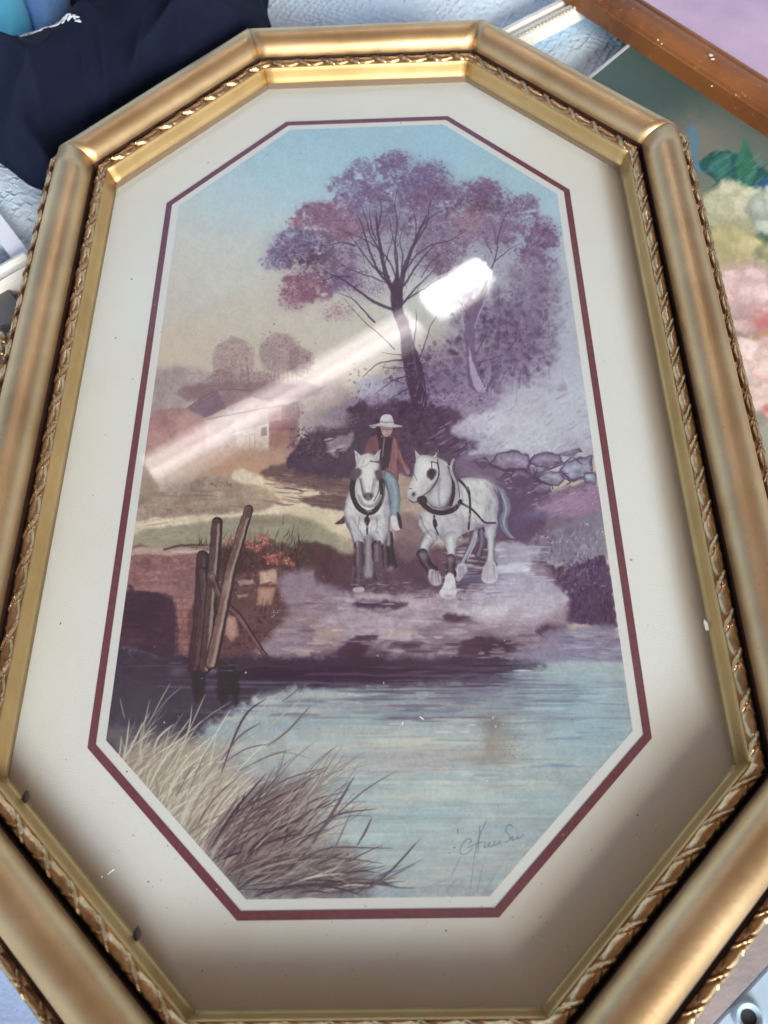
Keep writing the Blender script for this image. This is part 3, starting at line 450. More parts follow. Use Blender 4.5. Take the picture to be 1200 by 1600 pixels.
    poly(B((322, 142), (330, 104), (352, 94), (380, 98), (390, 120), (392, 148), (350, 152)), (206, 204, 204), soft=.8, warp=.4); stroke(B((324, 134), (350, 138), (390, 136)), 2.4, 2, (140, 128, 136), .8); stroke(B((270, 158), (310, 158), (380, 166), (430, 162)), 1.6, 1, (120, 106, 116), .8)
    poly(B((342, 405), (372, 400), (412, 440), (430, 520), (428, 600), (420, 645), (378, 640), (372, 560), (345, 470)), (140, 158, 166), soft=1, warp=.6, rim=((78, 84, 102), 2.4, .9)); stroke(B((385, 440), (405, 520), (400, 620)), 3.5, 3, (158, 174, 182), .7, soft=2); stroke(B((350, 450), (368, 520), (376, 620)), 2.5, 2, (84, 88, 104), .7)
    poly(B((380, 640), (408, 640), (420, 690), (430, 712), (400, 716), (382, 690)), (200, 196, 196), soft=1, warp=.5); poly(B((412, 620), (430, 640), (440, 700), (425, 700)), dk, soft=1, warp=.4)
    poly(B((455, 380), (480, 388), (482, 412), (462, 414)), (150, 120, 122), soft=1, warp=.4)
    # ---- left horse
    def leg(p, w0, w1, c, hi=None, s_=1.2):
        L = [w0*1.06, w0*1.04, (w0+w1)*.52, min(w0, w1)*.94, min(w0, w1)*.9, w1*1.05, w1*1.25]
        stroke(B(*p), w0/3.43, w1/3.43, c, 1, soft=s_+.3, warp=1.0, rim=(np.array(c)*.55, .95), ws=[v/3.43 for v in L])
        if hi is not None: q = [(x-w0*.1, y) for x, y in p]; stroke(B(*q), w0/3.43*.3, w1/3.43*.25, hi, .5, soft=2.8)
    def feather(x0, x1, y0, y1, cols, n=26):
        for k in range(n):
            x = rng.uniform(x0, x1); cx = (x0+x1)/2; d = (x-cx)*.5
            stroke(B((x, y0+rng.uniform(0, 10)), (x+d*.4, (y0+y1)/2), (x+d, y1+rng.uniform(-8, 8))), 1.6, .5, cols[rng.integers(len(cols))], rng.uniform(.25, .7), soft=1)
    leg([(368, 740), (375, 820), (385, 905)], 40, 42, (74, 54, 70)); wash(*B((380, 920))[0], 6, 5, (150, 134, 142), .9); leg([(368, 730), (366, 790)], 26, 26, (150, 140, 148))
    leg([(258, 740), (262, 850), (262, 940)], 58, 62, (146, 136, 144), (176, 168, 172)); wash(*B((262, 950))[0], 9, 5, (170, 150, 150), .8)
    poly(B((80, 682), (110, 655), (130, 640), (132, 678)), (88, 68, 78), soft=1, warp=.6)
    poly(B((190, 430), (160, 490), (138, 560), (130, 620), (142, 690), (162, 730), (180, 790), (186, 830), (232, 826), (240, 750), (262, 742), (286, 760), (284, 826), (332, 836), (352, 780), (374, 700), (378, 600), (366, 520), (345, 460), (300, 420), (220, 420)), fur, soft=1, warp=.5, tex=.06, rim=((116, 106, 124), 4.5, .85))
    leg([(208, 800), (208, 900), (206, 1005)], 54, 56, (104, 88, 98), (150, 138, 144)); feather(180, 236, 905, 1010, [(104, 86, 98), (72, 54, 68), (136, 120, 128)], 34); poly(B((180, 1025), (230, 1020), (234, 1046), (186, 1048)), (190, 176, 180), soft=1, warp=.4)
    feather(186, 228, 940, 1015, [(96, 76, 90), (60, 42, 58), (120, 100, 112)], 22)
    leg([(308, 800), (312, 890), (322, 950)], 62, 64, (106, 90, 102), (156, 144, 152)); feather(290, 350, 880, 965, [(104, 86, 100), (70, 52, 68), (140, 126, 136)], 34); poly(B((296, 920), (345, 915), (362, 965), (335, 995), (310, 985)), (98, 78, 96), soft=2, warp=1)
    stroke(B((170, 640), (200, 700), (205, 780)), 4, 3, sh, .6, soft=3); stroke(B((348, 560), (352, 680), (330, 780)), 5, 4, (172, 168, 174), .6, soft=3); stroke(B((150, 680), (170, 740), (190, 820)), 2.4, 2, (96, 82, 94), .7, soft=1.5)
    wash(*B((230, 700))[0], 8, 9, (222, 222, 216), .8); wash(*B((275, 700))[0], 8, 9, (214, 214, 210), .7); stroke(B((215, 640), (205, 700), (225, 740)), 2, 1.5, (120, 112, 124), .6, soft=2); stroke(B((300, 650), (305, 700), (285, 740)), 2, 1.5, (120, 112, 124), .6, soft=2)
    wash(*B((160, 600))[0], 6, 14, (220, 222, 218), .8); wash(*B((262, 650))[0], 18, 5, (120, 110, 122), .5); wash(*B((240, 790))[0], 3, 12, (100, 88, 100), .5)
    stroke(B((180, 440), (172, 500), (186, 560), (212, 600), (256, 622), (300, 604), (328, 550), (335, 480), (325, 440)), 8.5, 7.5, dk, .97, soft=1, warp=.4)
    stroke(B((205, 530), (225, 570), (262, 588), (300, 575), (325, 530)), 5, 5, (146, 140, 150), .95, soft=1.3); stroke(B((340, 470), (345, 520), (332, 570)), 3, 3, (120, 112, 124), .8, soft=1)
    poly(B((192, 350), (185, 284), (222, 318), (228, 345)), fur, soft=.8, warp=.3, smooth=False); poly(B((326, 280), (282, 326), (314, 352)), fur, soft=.8, warp=.3, smooth=False)
    stroke(B((195, 305), (205, 335)), 2, 2, (150, 140, 148), .7); stroke(B((318, 300), (300, 330)), 2, 2, (150, 140, 148), .7)
    poly(B((192, 368), (205, 325), (235, 308), (270, 306), (300, 325), (318, 352), (316, 400), (302, 460), (288, 520), (272, 552), (246, 552), (226, 520), (214, 460), (200, 410)), (212, 212, 206), soft=.8, warp=.4, tex=.06, rim=((120, 110, 122), 2.6, .8))
    wash(*B((255, 420))[0], 6, 26, (224, 224, 218), .8); stroke(B((222, 440), (232, 500), (236, 530)), 2.6, 3, (140, 132, 140), .6, soft=2); stroke(B((290, 440), (278, 500), (272, 530)), 2.6, 3, (130, 120, 130), .6, soft=2)
    poly(B((166, 430), (172, 396), (196, 380), (218, 388), (222, 408), (204, 436), (178, 448)), (104, 90, 102), soft=2.2, warp=.8); poly(B((296, 400), (318, 394), (336, 404), (332, 440), (308, 444), (298, 425)), (104, 90, 102), soft=2.2, warp=.8)
    stroke(B((190, 380), (240, 372), (275, 345)), 2.2, 1.4, (176, 170, 172), .8); stroke(B((272, 345), (318, 352)), 2.4, 2, (70, 56, 70), .9); stroke(B((215, 440), (232, 520)), 1.2, 1.2, dk, .8); stroke(B((318, 440), (316, 500), (290, 560)), 1.8, 1.5, dk, .8)
    poly(B((232, 525), (245, 515), (272, 515), (284, 528), (272, 552), (246, 553)), (120, 108, 118), soft=1.5, warp=.4); wash(*B((242, 532))[0], 2, 3, blk, .9); wash(*B((274, 532))[0], 2, 3, blk, .9)
    stroke(B((255, 620), (252, 735)), 3.2, 2.8, dk, .95); poly(B((240, 650), (256, 640), (268, 665), (254, 690), (238, 672)), dk, soft=1, warp=.3)
    for k in range(20): x = rng.uniform(205, 300); stroke(B((x, 318+rng.uniform(0, 20)), (x-14+rng.normal()*6, 355+rng.uniform(0, 18))), 1, .5, [(222, 222, 216), (164, 158, 162)][k % 2], .6)
    # ---- right horse
    stroke(B((925, 478), (975, 510), (1000, 590), (982, 660), (998, 725), (1040, 756)), 9, 2.5, (134, 138, 156), 1, soft=1.6, warp=1.2, wm=14, rim=((86, 84, 108), .9)); stroke(B((950, 490), (975, 560), (965, 640), (985, 700), (1015, 745)), 2, 1.4, (92, 92, 118), .8, soft=1.5); stroke(B((975, 520), (998, 600), (985, 690), (1030, 755)), 1.8, 1, (184, 194, 206), .8, soft=1.2); stroke(B((935, 520), (950, 600), (945, 690)), 4, 3, (84, 76, 104), .7, soft=2)
    leg([(840, 720), (812, 800), (770, 880), (755, 930)], 44, 34, (150, 144, 162), (196, 194, 204)); poly(B((738, 900), (775, 895), (790, 930), (765, 965), (745, 990), (728, 970)), (176, 170, 184), soft=1.5, warp=.8); stroke(B((838, 725), (828, 790), (790, 870)), 2, 1.5, (206, 204, 210), .8); leg([(868, 720), (868, 790), (850, 850)], 42, 30, (118, 106, 130), (140, 130, 150))
    leg([(912, 660), (916, 740), (918, 800), (912, 900)], 76, 44, (190, 190, 200), (212, 212, 216)); poly(B((890, 890), (935, 888), (956, 950), (945, 985), (905, 1002), (872, 985), (866, 950)), (196, 192, 200), soft=1.5, warp=.8); wash(*B((905, 965))[0], 6, 5, (166, 156, 168), .7); wash(*B((905, 993))[0], 7, 2.5, (206, 200, 206), .8)
    feather(888, 936, 895, 985, [(210, 208, 214), (166, 156, 172), (146, 134, 156)], 36); feather(745, 775, 905, 970, [(190, 184, 198), (140, 126, 148)], 20)
    poly(B((745, 445), (790, 432), (850, 434), (905, 455), (940, 500), (958, 560), (955, 630), (930, 680), (870, 702), (800, 722), (750, 745), (735, 775), (700, 790), (668, 780), (640, 755), (600, 770), (560, 745), (530, 690), (530, 640), (545, 600), (600, 590), (690, 600), (715, 520)), (204, 206, 202), soft=1, warp=.6, tex=.07, rim=((112, 104, 126), 6, .8))
    wash(*B((850, 470))[0], 22, 9, (218, 220, 214), .9); wash(*B((840, 560))[0], 20, 16, (204, 206, 204), .7); wash(*B((830, 500))[0], 10, 6, (178, 176, 174), .5); wash(*B((905, 600))[0], 7, 18, (150, 150, 164), .6); wash(*B((870, 690))[0], 18, 4, (150, 142, 160), .6); wash(*B((770, 680))[0], 10, 14, (140, 132, 150), .6); wash(*B((730, 690))[0], 9, 14, (190, 188, 196), .6)
    for k in range(46): x = rng.uniform(560, 930); y = rng.uniform(470, 720); dab(*B((x, y))[0], rng.uniform(1.2, 3.5), rng.uniform(1, 3), [(168, 164, 174), (218, 220, 218), (178, 178, 186)][k % 3], rng.uniform(.2, .5))
    poly(B((600, 320), (650, 333), (690, 362), (708, 440), (702, 520), (680, 580), (640, 598), (590, 585), (566, 540), (600, 490), (625, 430)), (196, 196, 198), soft=1, warp=.5, tex=.06, rim=((104, 96, 114), 4.5, .85)); wash(*B((650, 540))[0], 9, 12, (214, 214, 216), .7); stroke(B((640, 440), (635, 520), (645, 590)), 4, 3, (140, 134, 148), .6, soft=3)
    leg([(590, 750), (560, 800), (552, 840)], 74, 62, (194, 192, 198), (214, 214, 214)); leg([(548, 845), (572, 895), (602, 935)], 60, 50, (84, 66, 82), (120, 104, 116)); wash(*B((556, 850))[0], 8, 7, (150, 142, 152), .6); poly(B((590, 925), (630, 940), (652, 975), (640, 1008), (605, 1010), (580, 975)), (180, 168, 178), soft=2, warp=1); wash(*B((610, 965))[0], 5, 6, (208, 200, 204), .8)
    feather(596, 636, 935, 995, [(206, 198, 204), (150, 134, 146), (120, 102, 120)], 26)
    leg([(704, 760), (706, 820), (704, 880)], 76, 48, (200, 200, 204), (218, 218, 218)); leg([(702, 870), (703, 950)], 52, 48, (96, 78, 94), (136, 120, 132)); wash(*B((704, 872))[0], 8, 5, (150, 142, 152), .6); feather(672, 716, 955, 1065, [(216, 214, 216), (176, 166, 178), (148, 134, 150), (208, 204, 208)], 40); stroke(B((736, 770), (728, 850)), 2, 2, (120, 108, 126), .6, soft=2)
    poly(B((680, 950), (700, 945), (722, 970), (732, 1050), (712, 1080), (665, 1080), (640, 1052), (662, 1005)), (206, 204, 208), soft=1.3, warp=.8); wash(*B((690, 1070))[0], 8, 3, (156, 142, 154), .7)
    stroke(B((540, 640), (560, 700), (600, 750)), 2.5, 2, (110, 98, 112), .7, soft=1.6); wash(*B((590, 680))[0], 9, 14, (210, 210, 208), .7); wash(*B((690, 690))[0], 12, 14, (180, 178, 188), .6); wash(*B((655, 730))[0], 4, 12, (140, 132, 146), .6)
    poly(B((508, 284), (540, 322), (528, 345), (515, 335)), fur, soft=.8, warp=.3, smooth=False); poly(B((635, 286), (604, 328), (632, 352)), fur, soft=.8, warp=.3, smooth=False); stroke(B((626, 310), (618, 338)), 2.5, 2, (128, 116, 126), .8); stroke(B((514, 300), (522, 330)), 1.6, 1.6, (140, 130, 138), .7)
    poly(B((512, 345), (530, 318), (560, 312), (600, 318), (636, 350), (636, 420), (616, 466), (582, 500), (560, 528), (545, 546), (520, 564), (490, 562), (468, 540), (466, 500), (486, 460), (500, 405)), (212, 212, 208), soft=.9, warp=.4, tex=.06, rim=((124, 116, 126), 3, .75))
    wash(*B((560, 370))[0], 11, 12, (222, 222, 218), .7); wash(*B((560, 470))[0], 6, 14, (176, 172, 178), .6, .5); wash(*B((495, 545))[0], 8, 5, (168, 156, 160), .7); wash(*B((525, 440))[0], 5, 12, (220, 220, 216), .6)
    poly(B((572, 420), (580, 395), (602, 386), (622, 396), (618, 420), (600, 448), (584, 438)), (78, 64, 78), soft=2, warp=.8); wash(*B((596, 410))[0], 2.6, 2.6, blk, .8); wash(*B((502, 523))[0], 3, 3.4, blk, .95); stroke(B((480, 492), (492, 494)), 1.4, 1, blk, .8)
    for p, a, b in [([(595, 348), (632, 362), (634, 430), (600, 490), (560, 525), (545, 540)], 1.8, 1.4), ([(630, 290), (632, 360), (640, 420)], 1.4, 1.2), ([(598, 350), (600, 390)], 1.4, 1.4), ([(505, 360), (512, 350)], 1, 1), ([(478, 552), (500, 566), (530, 560)], 1.4, 1.4)]: stroke(B(*p), a, b, dk, .9)
    poly(B((520, 545), (560, 530), (575, 560), (560, 585), (530, 575)), (66, 50, 66), soft=1, warp=.6)
    stroke(B((556, 580), (600, 612), (660, 622), (720, 602), (752, 560)), 8, 7, dk, .97, soft=1, warp=.4); stroke(B((600, 600), (660, 600), (710, 580)), 1.5, 1.5, (150, 140, 150), .8)
    stroke(B((690, 365), (712, 440), (716, 520), (700, 580)), 4.5, 5, dk, .95, soft=1); stroke(B((716, 338), (702, 375), (706, 410), (728, 460), (736, 520), (728, 570)), 4, 5, (176, 172, 180), .95, soft=.9); stroke(B((716, 345), (722, 390)), 1, 1, dk, .8); stroke(B((722, 420), (742, 480), (748, 540)), 1.6, 1.6, (90, 78, 94), .8)
    for p, a, b in [([(748, 448), (785, 490), (802, 540), (804, 620), (796, 710)], 4, 3), ([(748, 566), (810, 600), (850, 640), (885, 674), (940, 676)], 3.5, 2.6), ([(790, 490), (800, 520)], 5, 4), ([(612, 640), (614, 690), (635, 740)], 3.4, 2.2), ([(870, 690), (880, 720)], 2, 2)]: stroke(B(*p), a, b, dk, .93, soft=.9)
    poly(B((604, 665), (620, 655), (630, 690), (612, 700)), dk, soft=1, warp=.3)
    for k in range(16): x = rng.uniform(520, 660); stroke(B((x, 322+rng.uniform(0, 16)), (x-12, 350+rng.uniform(0, 14))), 1, .5, [(222, 222, 216), (160, 154, 160)][k % 2], .6)
    for k in range(14): x, y = 640+k*4.5, 336+k*3; stroke(B((x, y), (x+10, y+12)), 1.2, .5, (210, 208, 210), .7)
    stroke(B((482, 400), (500, 410), (520, 450)), 1, .8, dk, .7)
    hs(548, 640, 905, 932, 26, [(86, 62, 80), (140, 116, 128), (176, 156, 160)], (8, 30), (1, 3), (.3, .6)); hs(640, 780, 920, 945, 20, [(150, 136, 154), (190, 180, 192), (104, 84, 102)], (8, 34), (1, 3), (.3, .6))
    for k in range(520):
        x, y = (rng.uniform(150, 370), rng.uniform(470, 820)) if k % 2 else (rng.uniform(540, 945), rng.uniform(445, 760)); l = rng.uniform(10, 34); v = rng.random()
        if k % 2 == 0 and 560 < x < 700 and y < 620: continue
        px = img[int((B((x, y))[0][1]-Y0)*SC), int((B((x, y))[0][0]-X0)*SC)]
        if px.mean() > 150: stroke(B((x, y), (x+l*.3, y+l*.5), (x+l*.2, y+l)), .4, .4, px*(.82 if v < .6 else 1.08)*np.array([1, .99, 1.02]), .42, soft=1.4, wm=rng.uniform(1, 4), warp=.8)
    # ---- grass in the foreground
    poly(G((30, 240), (90, 200), (200, 230), (330, 220), (450, 260), (560, 330), (640, 420), (760, 480), (900, 620), (1000, 700), (1010, 850), (560, 850), (300, 560)), (150, 144, 140), soft=12, warp=8, a=.45)
    poly(G((90, 330), (200, 270), (380, 270), (500, 360), (560, 420), (480, 560), (420, 680), (300, 560)), (176, 164, 142), soft=12, warp=6, a=.75)
    poly(G((430, 640), (500, 500), (620, 400), (780, 400), (850, 440), (800, 560), (760, 660), (640, 720), (480, 740)), (124, 108, 110), soft=22, warp=10, a=.5); poly(G((480, 740), (640, 700), (900, 660), (1000, 720), (1000, 850), (560, 850)), (108, 100, 108), soft=18, warp=9, a=.6)
    wash(*G((700, 470))[0], 34, 12, (136, 104, 106), .4, -.6)
    def blades(n, bx, by, ang, L, w, cols, a=(.5, .95), bend=.25):
        for k in range(n):
            x, y = G((rng.uniform(*bx), rng.uniform(*by)))[0]; th = np.radians(rng.normal(*ang)); l = rng.uniform(*L); c = np.array(cols[rng.integers(len(cols))], float)*(1+.05*rng.standard_normal())
            b = rng.normal()*bend*l*.5+.12*l
            mx, my = x+np.cos(th)*l*.5-np.sin(th)*0, y-np.sin(th)*l*.5; ex, ey = x+np.cos(th)*l+b*np.sin(th), y-np.sin(th)*l+abs(b)*.5
            stroke([(x, y), (mx, my), (ex, ey)], .8, .3, c, rng.uniform(*a), soft=.9, wm=rng.uniform(*w))
    lt = [(206, 202, 184), (190, 182, 160), (214, 212, 200), (176, 164, 144), (158, 146, 132)]; md = [(150, 136, 126), (128, 112, 110), (168, 154, 142), (176, 166, 152)]; dr = [(84, 68, 80), (100, 82, 92), (72, 60, 74), (116, 98, 104), (138, 122, 122)]
    blades(80, (60, 260), (300, 480), (72, 14), (30, 100), (1.2, 2.6), lt); blades(110, (180, 420), (420, 640), (60, 12), (50, 130), (1.4, 3.2), lt+md[:1]); blades(90, (300, 460), (560, 720), (52, 12), (60, 150), (1.4, 3.2), lt+md)
    blades(120, (400, 560), (600, 780), (48, 12), (50, 130), (1.4, 3.4), md+dr); blades(110, (450, 700), (620, 800), (44, 14), (40, 110), (1.4, 3.6), dr+md[:2]); blades(90, (500, 900), (720, 850), (24, 12), (40, 110), (1.4, 3.4), dr+lt[3:]); blades(70, (520, 800), (520, 720), (40, 12), (50, 120), (1.2, 3), md+dr+lt[3:]); blades(60, (600, 860), (420, 620), (46, 12), (40, 110), (1, 2.6), md+dr[3:]+lt[:2], (.25, .7)); blades(40, (560, 1000), (760, 850), (14, 10), (40, 90), (1.4, 3), dr+lt[:1])
    for p, w, c in [([(105, 320), (115, 260), (125, 175)], 3, lt[2]), ([(90, 100), (98, 140), (108, 180)], 3, lt[4]), ([(165, 320), (180, 200), (203, 100)], 2.6, lt[1]), ([(195, 200), (240, 110), (280, 40)], 3, (170, 160, 150)), ([(215, 170), (270, 100), (325, 55)], 2.6, (150, 140, 134)), ([(260, 380), (340, 240), (360, 120)], 3, lt[0]), ([(340, 240), (380, 150), (412, 80)], 2.6, lt[1]), ([(380, 350), (450, 230), (505, 140)], 3.2, (206, 214, 214)), ([(360, 220), (430, 160), (510, 110)], 2.6, lt[4]), ([(240, 300), (320, 250), (400, 180)], 2.2, lt[2]),
                    ([(530, 370), (600, 300), (650, 255)], 2.6, (220, 218, 208)), ([(560, 210), (640, 120), (710, 65)], 2.6, (176, 178, 176)), ([(700, 110), (740, 80), (768, 55)], 2.2, (96, 92, 104)), ([(470, 380), (520, 240), (570, 150), (640, 100)], 5, dr[0]), ([(470, 330), (540, 240), (620, 190)], 4, dr[3]), ([(600, 250), (690, 170), (775, 100)], 3, lt[1]), ([(640, 280), (720, 220), (810, 120)], 5, md[1]), ([(600, 340), (690, 300), (820, 330)], 2.6, md[0]), ([(470, 350), (560, 290), (650, 270)], 3, dr[3]), ([(360, 610), (440, 480), (550, 380)], 3.4, (112, 100, 98)), ([(300, 470), (340, 390), (370, 340)], 2.6, (124, 112, 108)),
                    ([(430, 660), (520, 520), (640, 380)], 6, dr[0]), ([(540, 370), (640, 320), (740, 290)], 2.4, dr[3]), ([(560, 560), (680, 420), (860, 360)], 4, dr[3]), ([(640, 480), (760, 410), (880, 350)], 3, md[1]), ([(780, 690), (860, 580), (1000, 450), (1130, 370)], 4, (112, 104, 110)), ([(820, 620), (880, 540), (970, 390)], 8, (104, 94, 104)), ([(870, 560), (960, 540), (1040, 542)], 2.4, (118, 108, 112)), ([(980, 650), (1010, 600), (1035, 545)], 5, (92, 86, 98)), ([(700, 560), (820, 420), (880, 300)], 3, md[0]), ([(760, 500), (860, 400), (940, 300)], 3, md[0]), ([(950, 560), (990, 530), (1020, 508)], 2, (120, 112, 116)),
                    ([(540, 800), (640, 730), (740, 715), (880, 700)], 4, lt[4]), ([(500, 760), (640, 700), (800, 650), (960, 640)], 4, (150, 142, 142)), ([(760, 700), (880, 660), (1000, 660), (1120, 662)], 3, dr[0]), ([(760, 730), (900, 770), (1000, 830)], 3, lt[4]), ([(980, 830), (1080, 770), (1140, 710), (1200, 640)], 4.5, (86, 82, 96)), ([(960, 835), (1060, 790), (1200, 720)], 4, (108, 104, 114)), ([(1100, 808), (1200, 812)], 2.5, (112, 112, 120)), ([(800, 700), (930, 700), (1080, 720)], 4, (104, 96, 104)), ([(600, 840), (760, 800), (900, 810), (1000, 840)], 7, (82, 76, 88))]:
        stroke(G(*p), .9, .3, c, .92, soft=.9, wm=w/1.5)
    for p, w, c in [([(140, 1225), (240, 1170), (300, 1120), (380, 1030)], 4, (92, 88, 104)), ([(200, 1180), (300, 1150), (390, 1110)], 3, (112, 110, 122)), ([(280, 1218), (360, 1220)], 2, (96, 94, 106)), ([(490, 1180), (510, 1140), (530, 1100)], 4, (156, 160, 166)), ([(560, 1240), (570, 1180), (580, 1090)], 3, (146, 150, 158)), ([(590, 1240), (600, 1180), (620, 1110)], 3, (150, 154, 160)), ([(380, 1235), (440, 1200), (500, 1180)], 3, (156, 158, 162)), ([(470, 1240), (500, 1200), (520, 1180)], 3, (150, 152, 158)), ([(620, 1230), (660, 1160), (690, 1120)], 3, (156, 162, 166)), ([(0, 1160), (60, 1060), (130, 900)], 4, (112, 108, 116))]:
        stroke(K(*p), .8, .3, c, .8, soft=1, wm=w/1.5)
    # ---- signature
    ink = (92, 104, 112)
    for p in [[(562, 1052), (568, 1040), (556, 1034), (540, 1046), (528, 1068), (526, 1086), (536, 1094), (554, 1088), (572, 1070)], [(622, 970), (604, 1010), (588, 1060), (578, 1104)], [(600, 985), (596, 1040), (592, 1086)], [(555, 1066), (590, 1052), (620, 1044)], [(622, 1050), (616, 1066), (628, 1064), (636, 1048), (634, 1064), (650, 1058), (656, 1044), (652, 1060), (668, 1052), (676, 1040), (674, 1056)],
              [(722, 990), (712, 980), (698, 992), (700, 1010), (712, 1022), (710, 1040), (694, 1048)], [(714, 1036), (724, 1026), (720, 1040), (734, 1034), (744, 1022), (740, 1036), (756, 1026), (764, 1018)]]:
        stroke(K(*p), 1.2, .9, ink, .8, soft=.8)
    stroke(K((518, 1000), (516, 1014)), 1.2, .6, (40, 36, 40), .9)
    # printed-paper mottling
    gr_ = rng.standard_normal(img.shape[:2]).astype(np.float32); img[:] *= (1+.06*NF+.04*ND+.018*gr_)[..., None]
    g = img.mean(2, keepdims=True); img[:] = g+(img-g)*.86; img[:] = np.where(img < 150, 150-(150-img)*1.16, 150+(img-150)*1.09)
    return np.clip(img, 0, 255)/255., (X0, Y0, SC)

def paint_flowers():
    X0, Y0, SC = 930, 40, 1.6
    k_ = toolkit(X0, Y0, 1260, 760, SC, 21)
    img, rng, poly, stroke, wash, dab, clump, PX, PY, NB = (getattr(k_, n) for n in 'img rng poly stroke wash dab clump PX PY NB'.split())
    t = np.clip((PY-100)/260, 0, 1)
    for c in range(3): img[..., c] = (72, 96, 90)[c]*(1-t)+(122, 128, 112)[c]*t
    wash(1040, 150, 90, 60, (58, 84, 82), .8); wash(1090, 215, 60, 40, (140, 128, 112), .6); wash(1180, 160, 60, 40, (96, 104, 96), .7); wash(1200, 700, 80, 90, (150, 150, 138), .8)
    for x, y in [(1082, 205), (1086, 222), (1080, 236), (1084, 250), (1090, 262)]: wash(x, y, 7, 8, (62, 132, 172), .8)
    for p, c in [([(1092, 260), (1110, 240), (1140, 236), (1166, 250), (1190, 262), (1240, 300), (1240, 330), (1180, 316), (1130, 290)], (34, 88, 80)), ([(1150, 262), (1158, 232), (1166, 216), (1174, 236), (1182, 270), (1160, 300)], (50, 118, 92)),
                 ([(1180, 290), (1220, 270), (1260, 300), (1260, 340), (1200, 330)], (40, 86, 128)), ([(1108, 262), (1118, 245), (1138, 240), (1142, 262), (1126, 276)], (48, 112, 98)), ([(1170, 372), (1200, 364), (1230, 380), (1200, 396)], (60, 92, 76))]: poly(p, c, soft=3, warp=2, tex=.25)
    for k in range(70): x, y = rng.uniform(1095, 1240), rng.uniform(240, 318); stroke([(x, y), (x+8, y-5), (x+18, y-14)], .5, .4, [(28, 74, 72), (70, 140, 110), (56, 120, 150), (90, 150, 130)][k % 4], .5, soft=1.2, wm=3)
    def bloom(cx, cy, r, base, hi, sh, n=16):
        for k in range(n):
            a = k/n*6.283+rng.normal()*.15; rr = r*(.55+.2*rng.random()) if k % 2 else r*.3; x, y = cx+rr*np.cos(a), cy+rr*np.sin(a); w = r*(.36+.12*rng.random())
            pts = [(x+w*(1+.16*rng.standard_normal())*np.cos(q), y+w*.8*(1+.16*rng.standard_normal())*np.sin(q)) for q in np.linspace(0, 6.283, 9, endpoint=False)]
            poly(pts, np.array(base)*(1+.07*rng.standard_normal()), soft=7, warp=4, tex=.25, rim=(sh, r*.08, .5))
            poly([(x+(u-x)*.5-w*.1, y+(v-y)*.5-w*.12) for u, v in pts], hi, soft=8, warp=2, a=.55)
    bloom(1150, 335, 55, (186, 186, 152), (206, 206, 182), (140, 144, 110)); bloom(1225, 330, 50, (176, 186, 170), (196, 204, 192), (120, 140, 124)); bloom(1140, 395, 46, (180, 172, 120), (200, 196, 150), (140, 134, 86)); bloom(1225, 410, 40, (160, 160, 112), (186, 184, 140), (110, 116, 76))
    wash(1160, 430, 50, 22, (196, 170, 170), .8); bloom(1160, 470, 56, (208, 180, 178), (226, 208, 204), (176, 128, 130)); bloom(1235, 520, 60, (214, 178, 170), (232, 212, 206), (184, 110, 110)); bloom(1190, 590, 62, (216, 196, 188), (232, 222, 216), (178, 130, 124)); bloom(1240, 660, 50, (206, 176, 168), (226, 208, 200), (170, 116, 112))
    for x, y, r in [(1196, 505, 18), (1215, 488, 12), (1222, 560, 12), (1200, 640, 10)]: wash(x, y, r, r*.7, (196, 92, 96), .8)
    stroke([(1176, 530), (1195, 520), (1230, 524)], 3, 6, (186, 148, 84), .8, soft=1.5); poly([(1120, 690), (1180, 660), (1260, 700), (1260, 760), (1130, 760)], (150, 156, 140), soft=8, warp=4)
    g = img.mean(2, keepdims=True); img[:] = g+(img-g)*.85
    return np.clip(img, 0, 255)/255., (X0, Y0, SC)
# ---------------------------------------------------------------- helpers
rnd = random.Random(5)
def at(x, y, z=0.0):
    """the point of the horizontal plane z seen at pixel (x, y) of the photograph"""
    d = CR.T@np.array([(x-600)/FPX, (y-800)/FPX, 1.0]); s = (z-CP[2])/d[2]; return CP+s*d
def seen(P):
    """photograph pixel of plane points (n, 3), for reading the digitised prints"""
    q = (P-CP)@CR.T; return 600+FPX*q[:, 0]/q[:, 2], 800+FPX*q[:, 1]/q[:, 2]
def mesh(name, vs, fs, mat, parent=None, smooth=False, loc=None):
    me = bpy.data.meshes.new(name); me.from_pydata([tuple(map(float, v)) for v in vs], [], fs); me.materials.append(mat)
    if smooth: me.polygons.foreach_set('use_smooth', [True]*len(me.polygons))
    bm = bmesh.new(); bm.from_mesh(me); bmesh.ops.recalc_face_normals(bm, faces=bm.faces); bm.to_mesh(me); bm.free()
    me.update(); o = bpy.data.objects.new(name, me); C.objects.link(o)
    if parent: o.parent = parent
    if loc is not None: o.location = loc
    return o
def thing(name, label, cat, loc=(0, 0, 0), group=None):
    o = bpy.data.objects.new(name, None); C.objects.link(o); o.location = loc; o.empty_display_size = .02
    return tag(o, label, cat, group)
def tag(o, label, cat, group=None):
    o['label'] = label; o['category'] = cat
    if group: o['group'] = group
    return o
def N(nt, t, **kw):
    n = nt.nodes.new(t)
    for k, v in kw.items(): setattr(n, k, v)
    return n
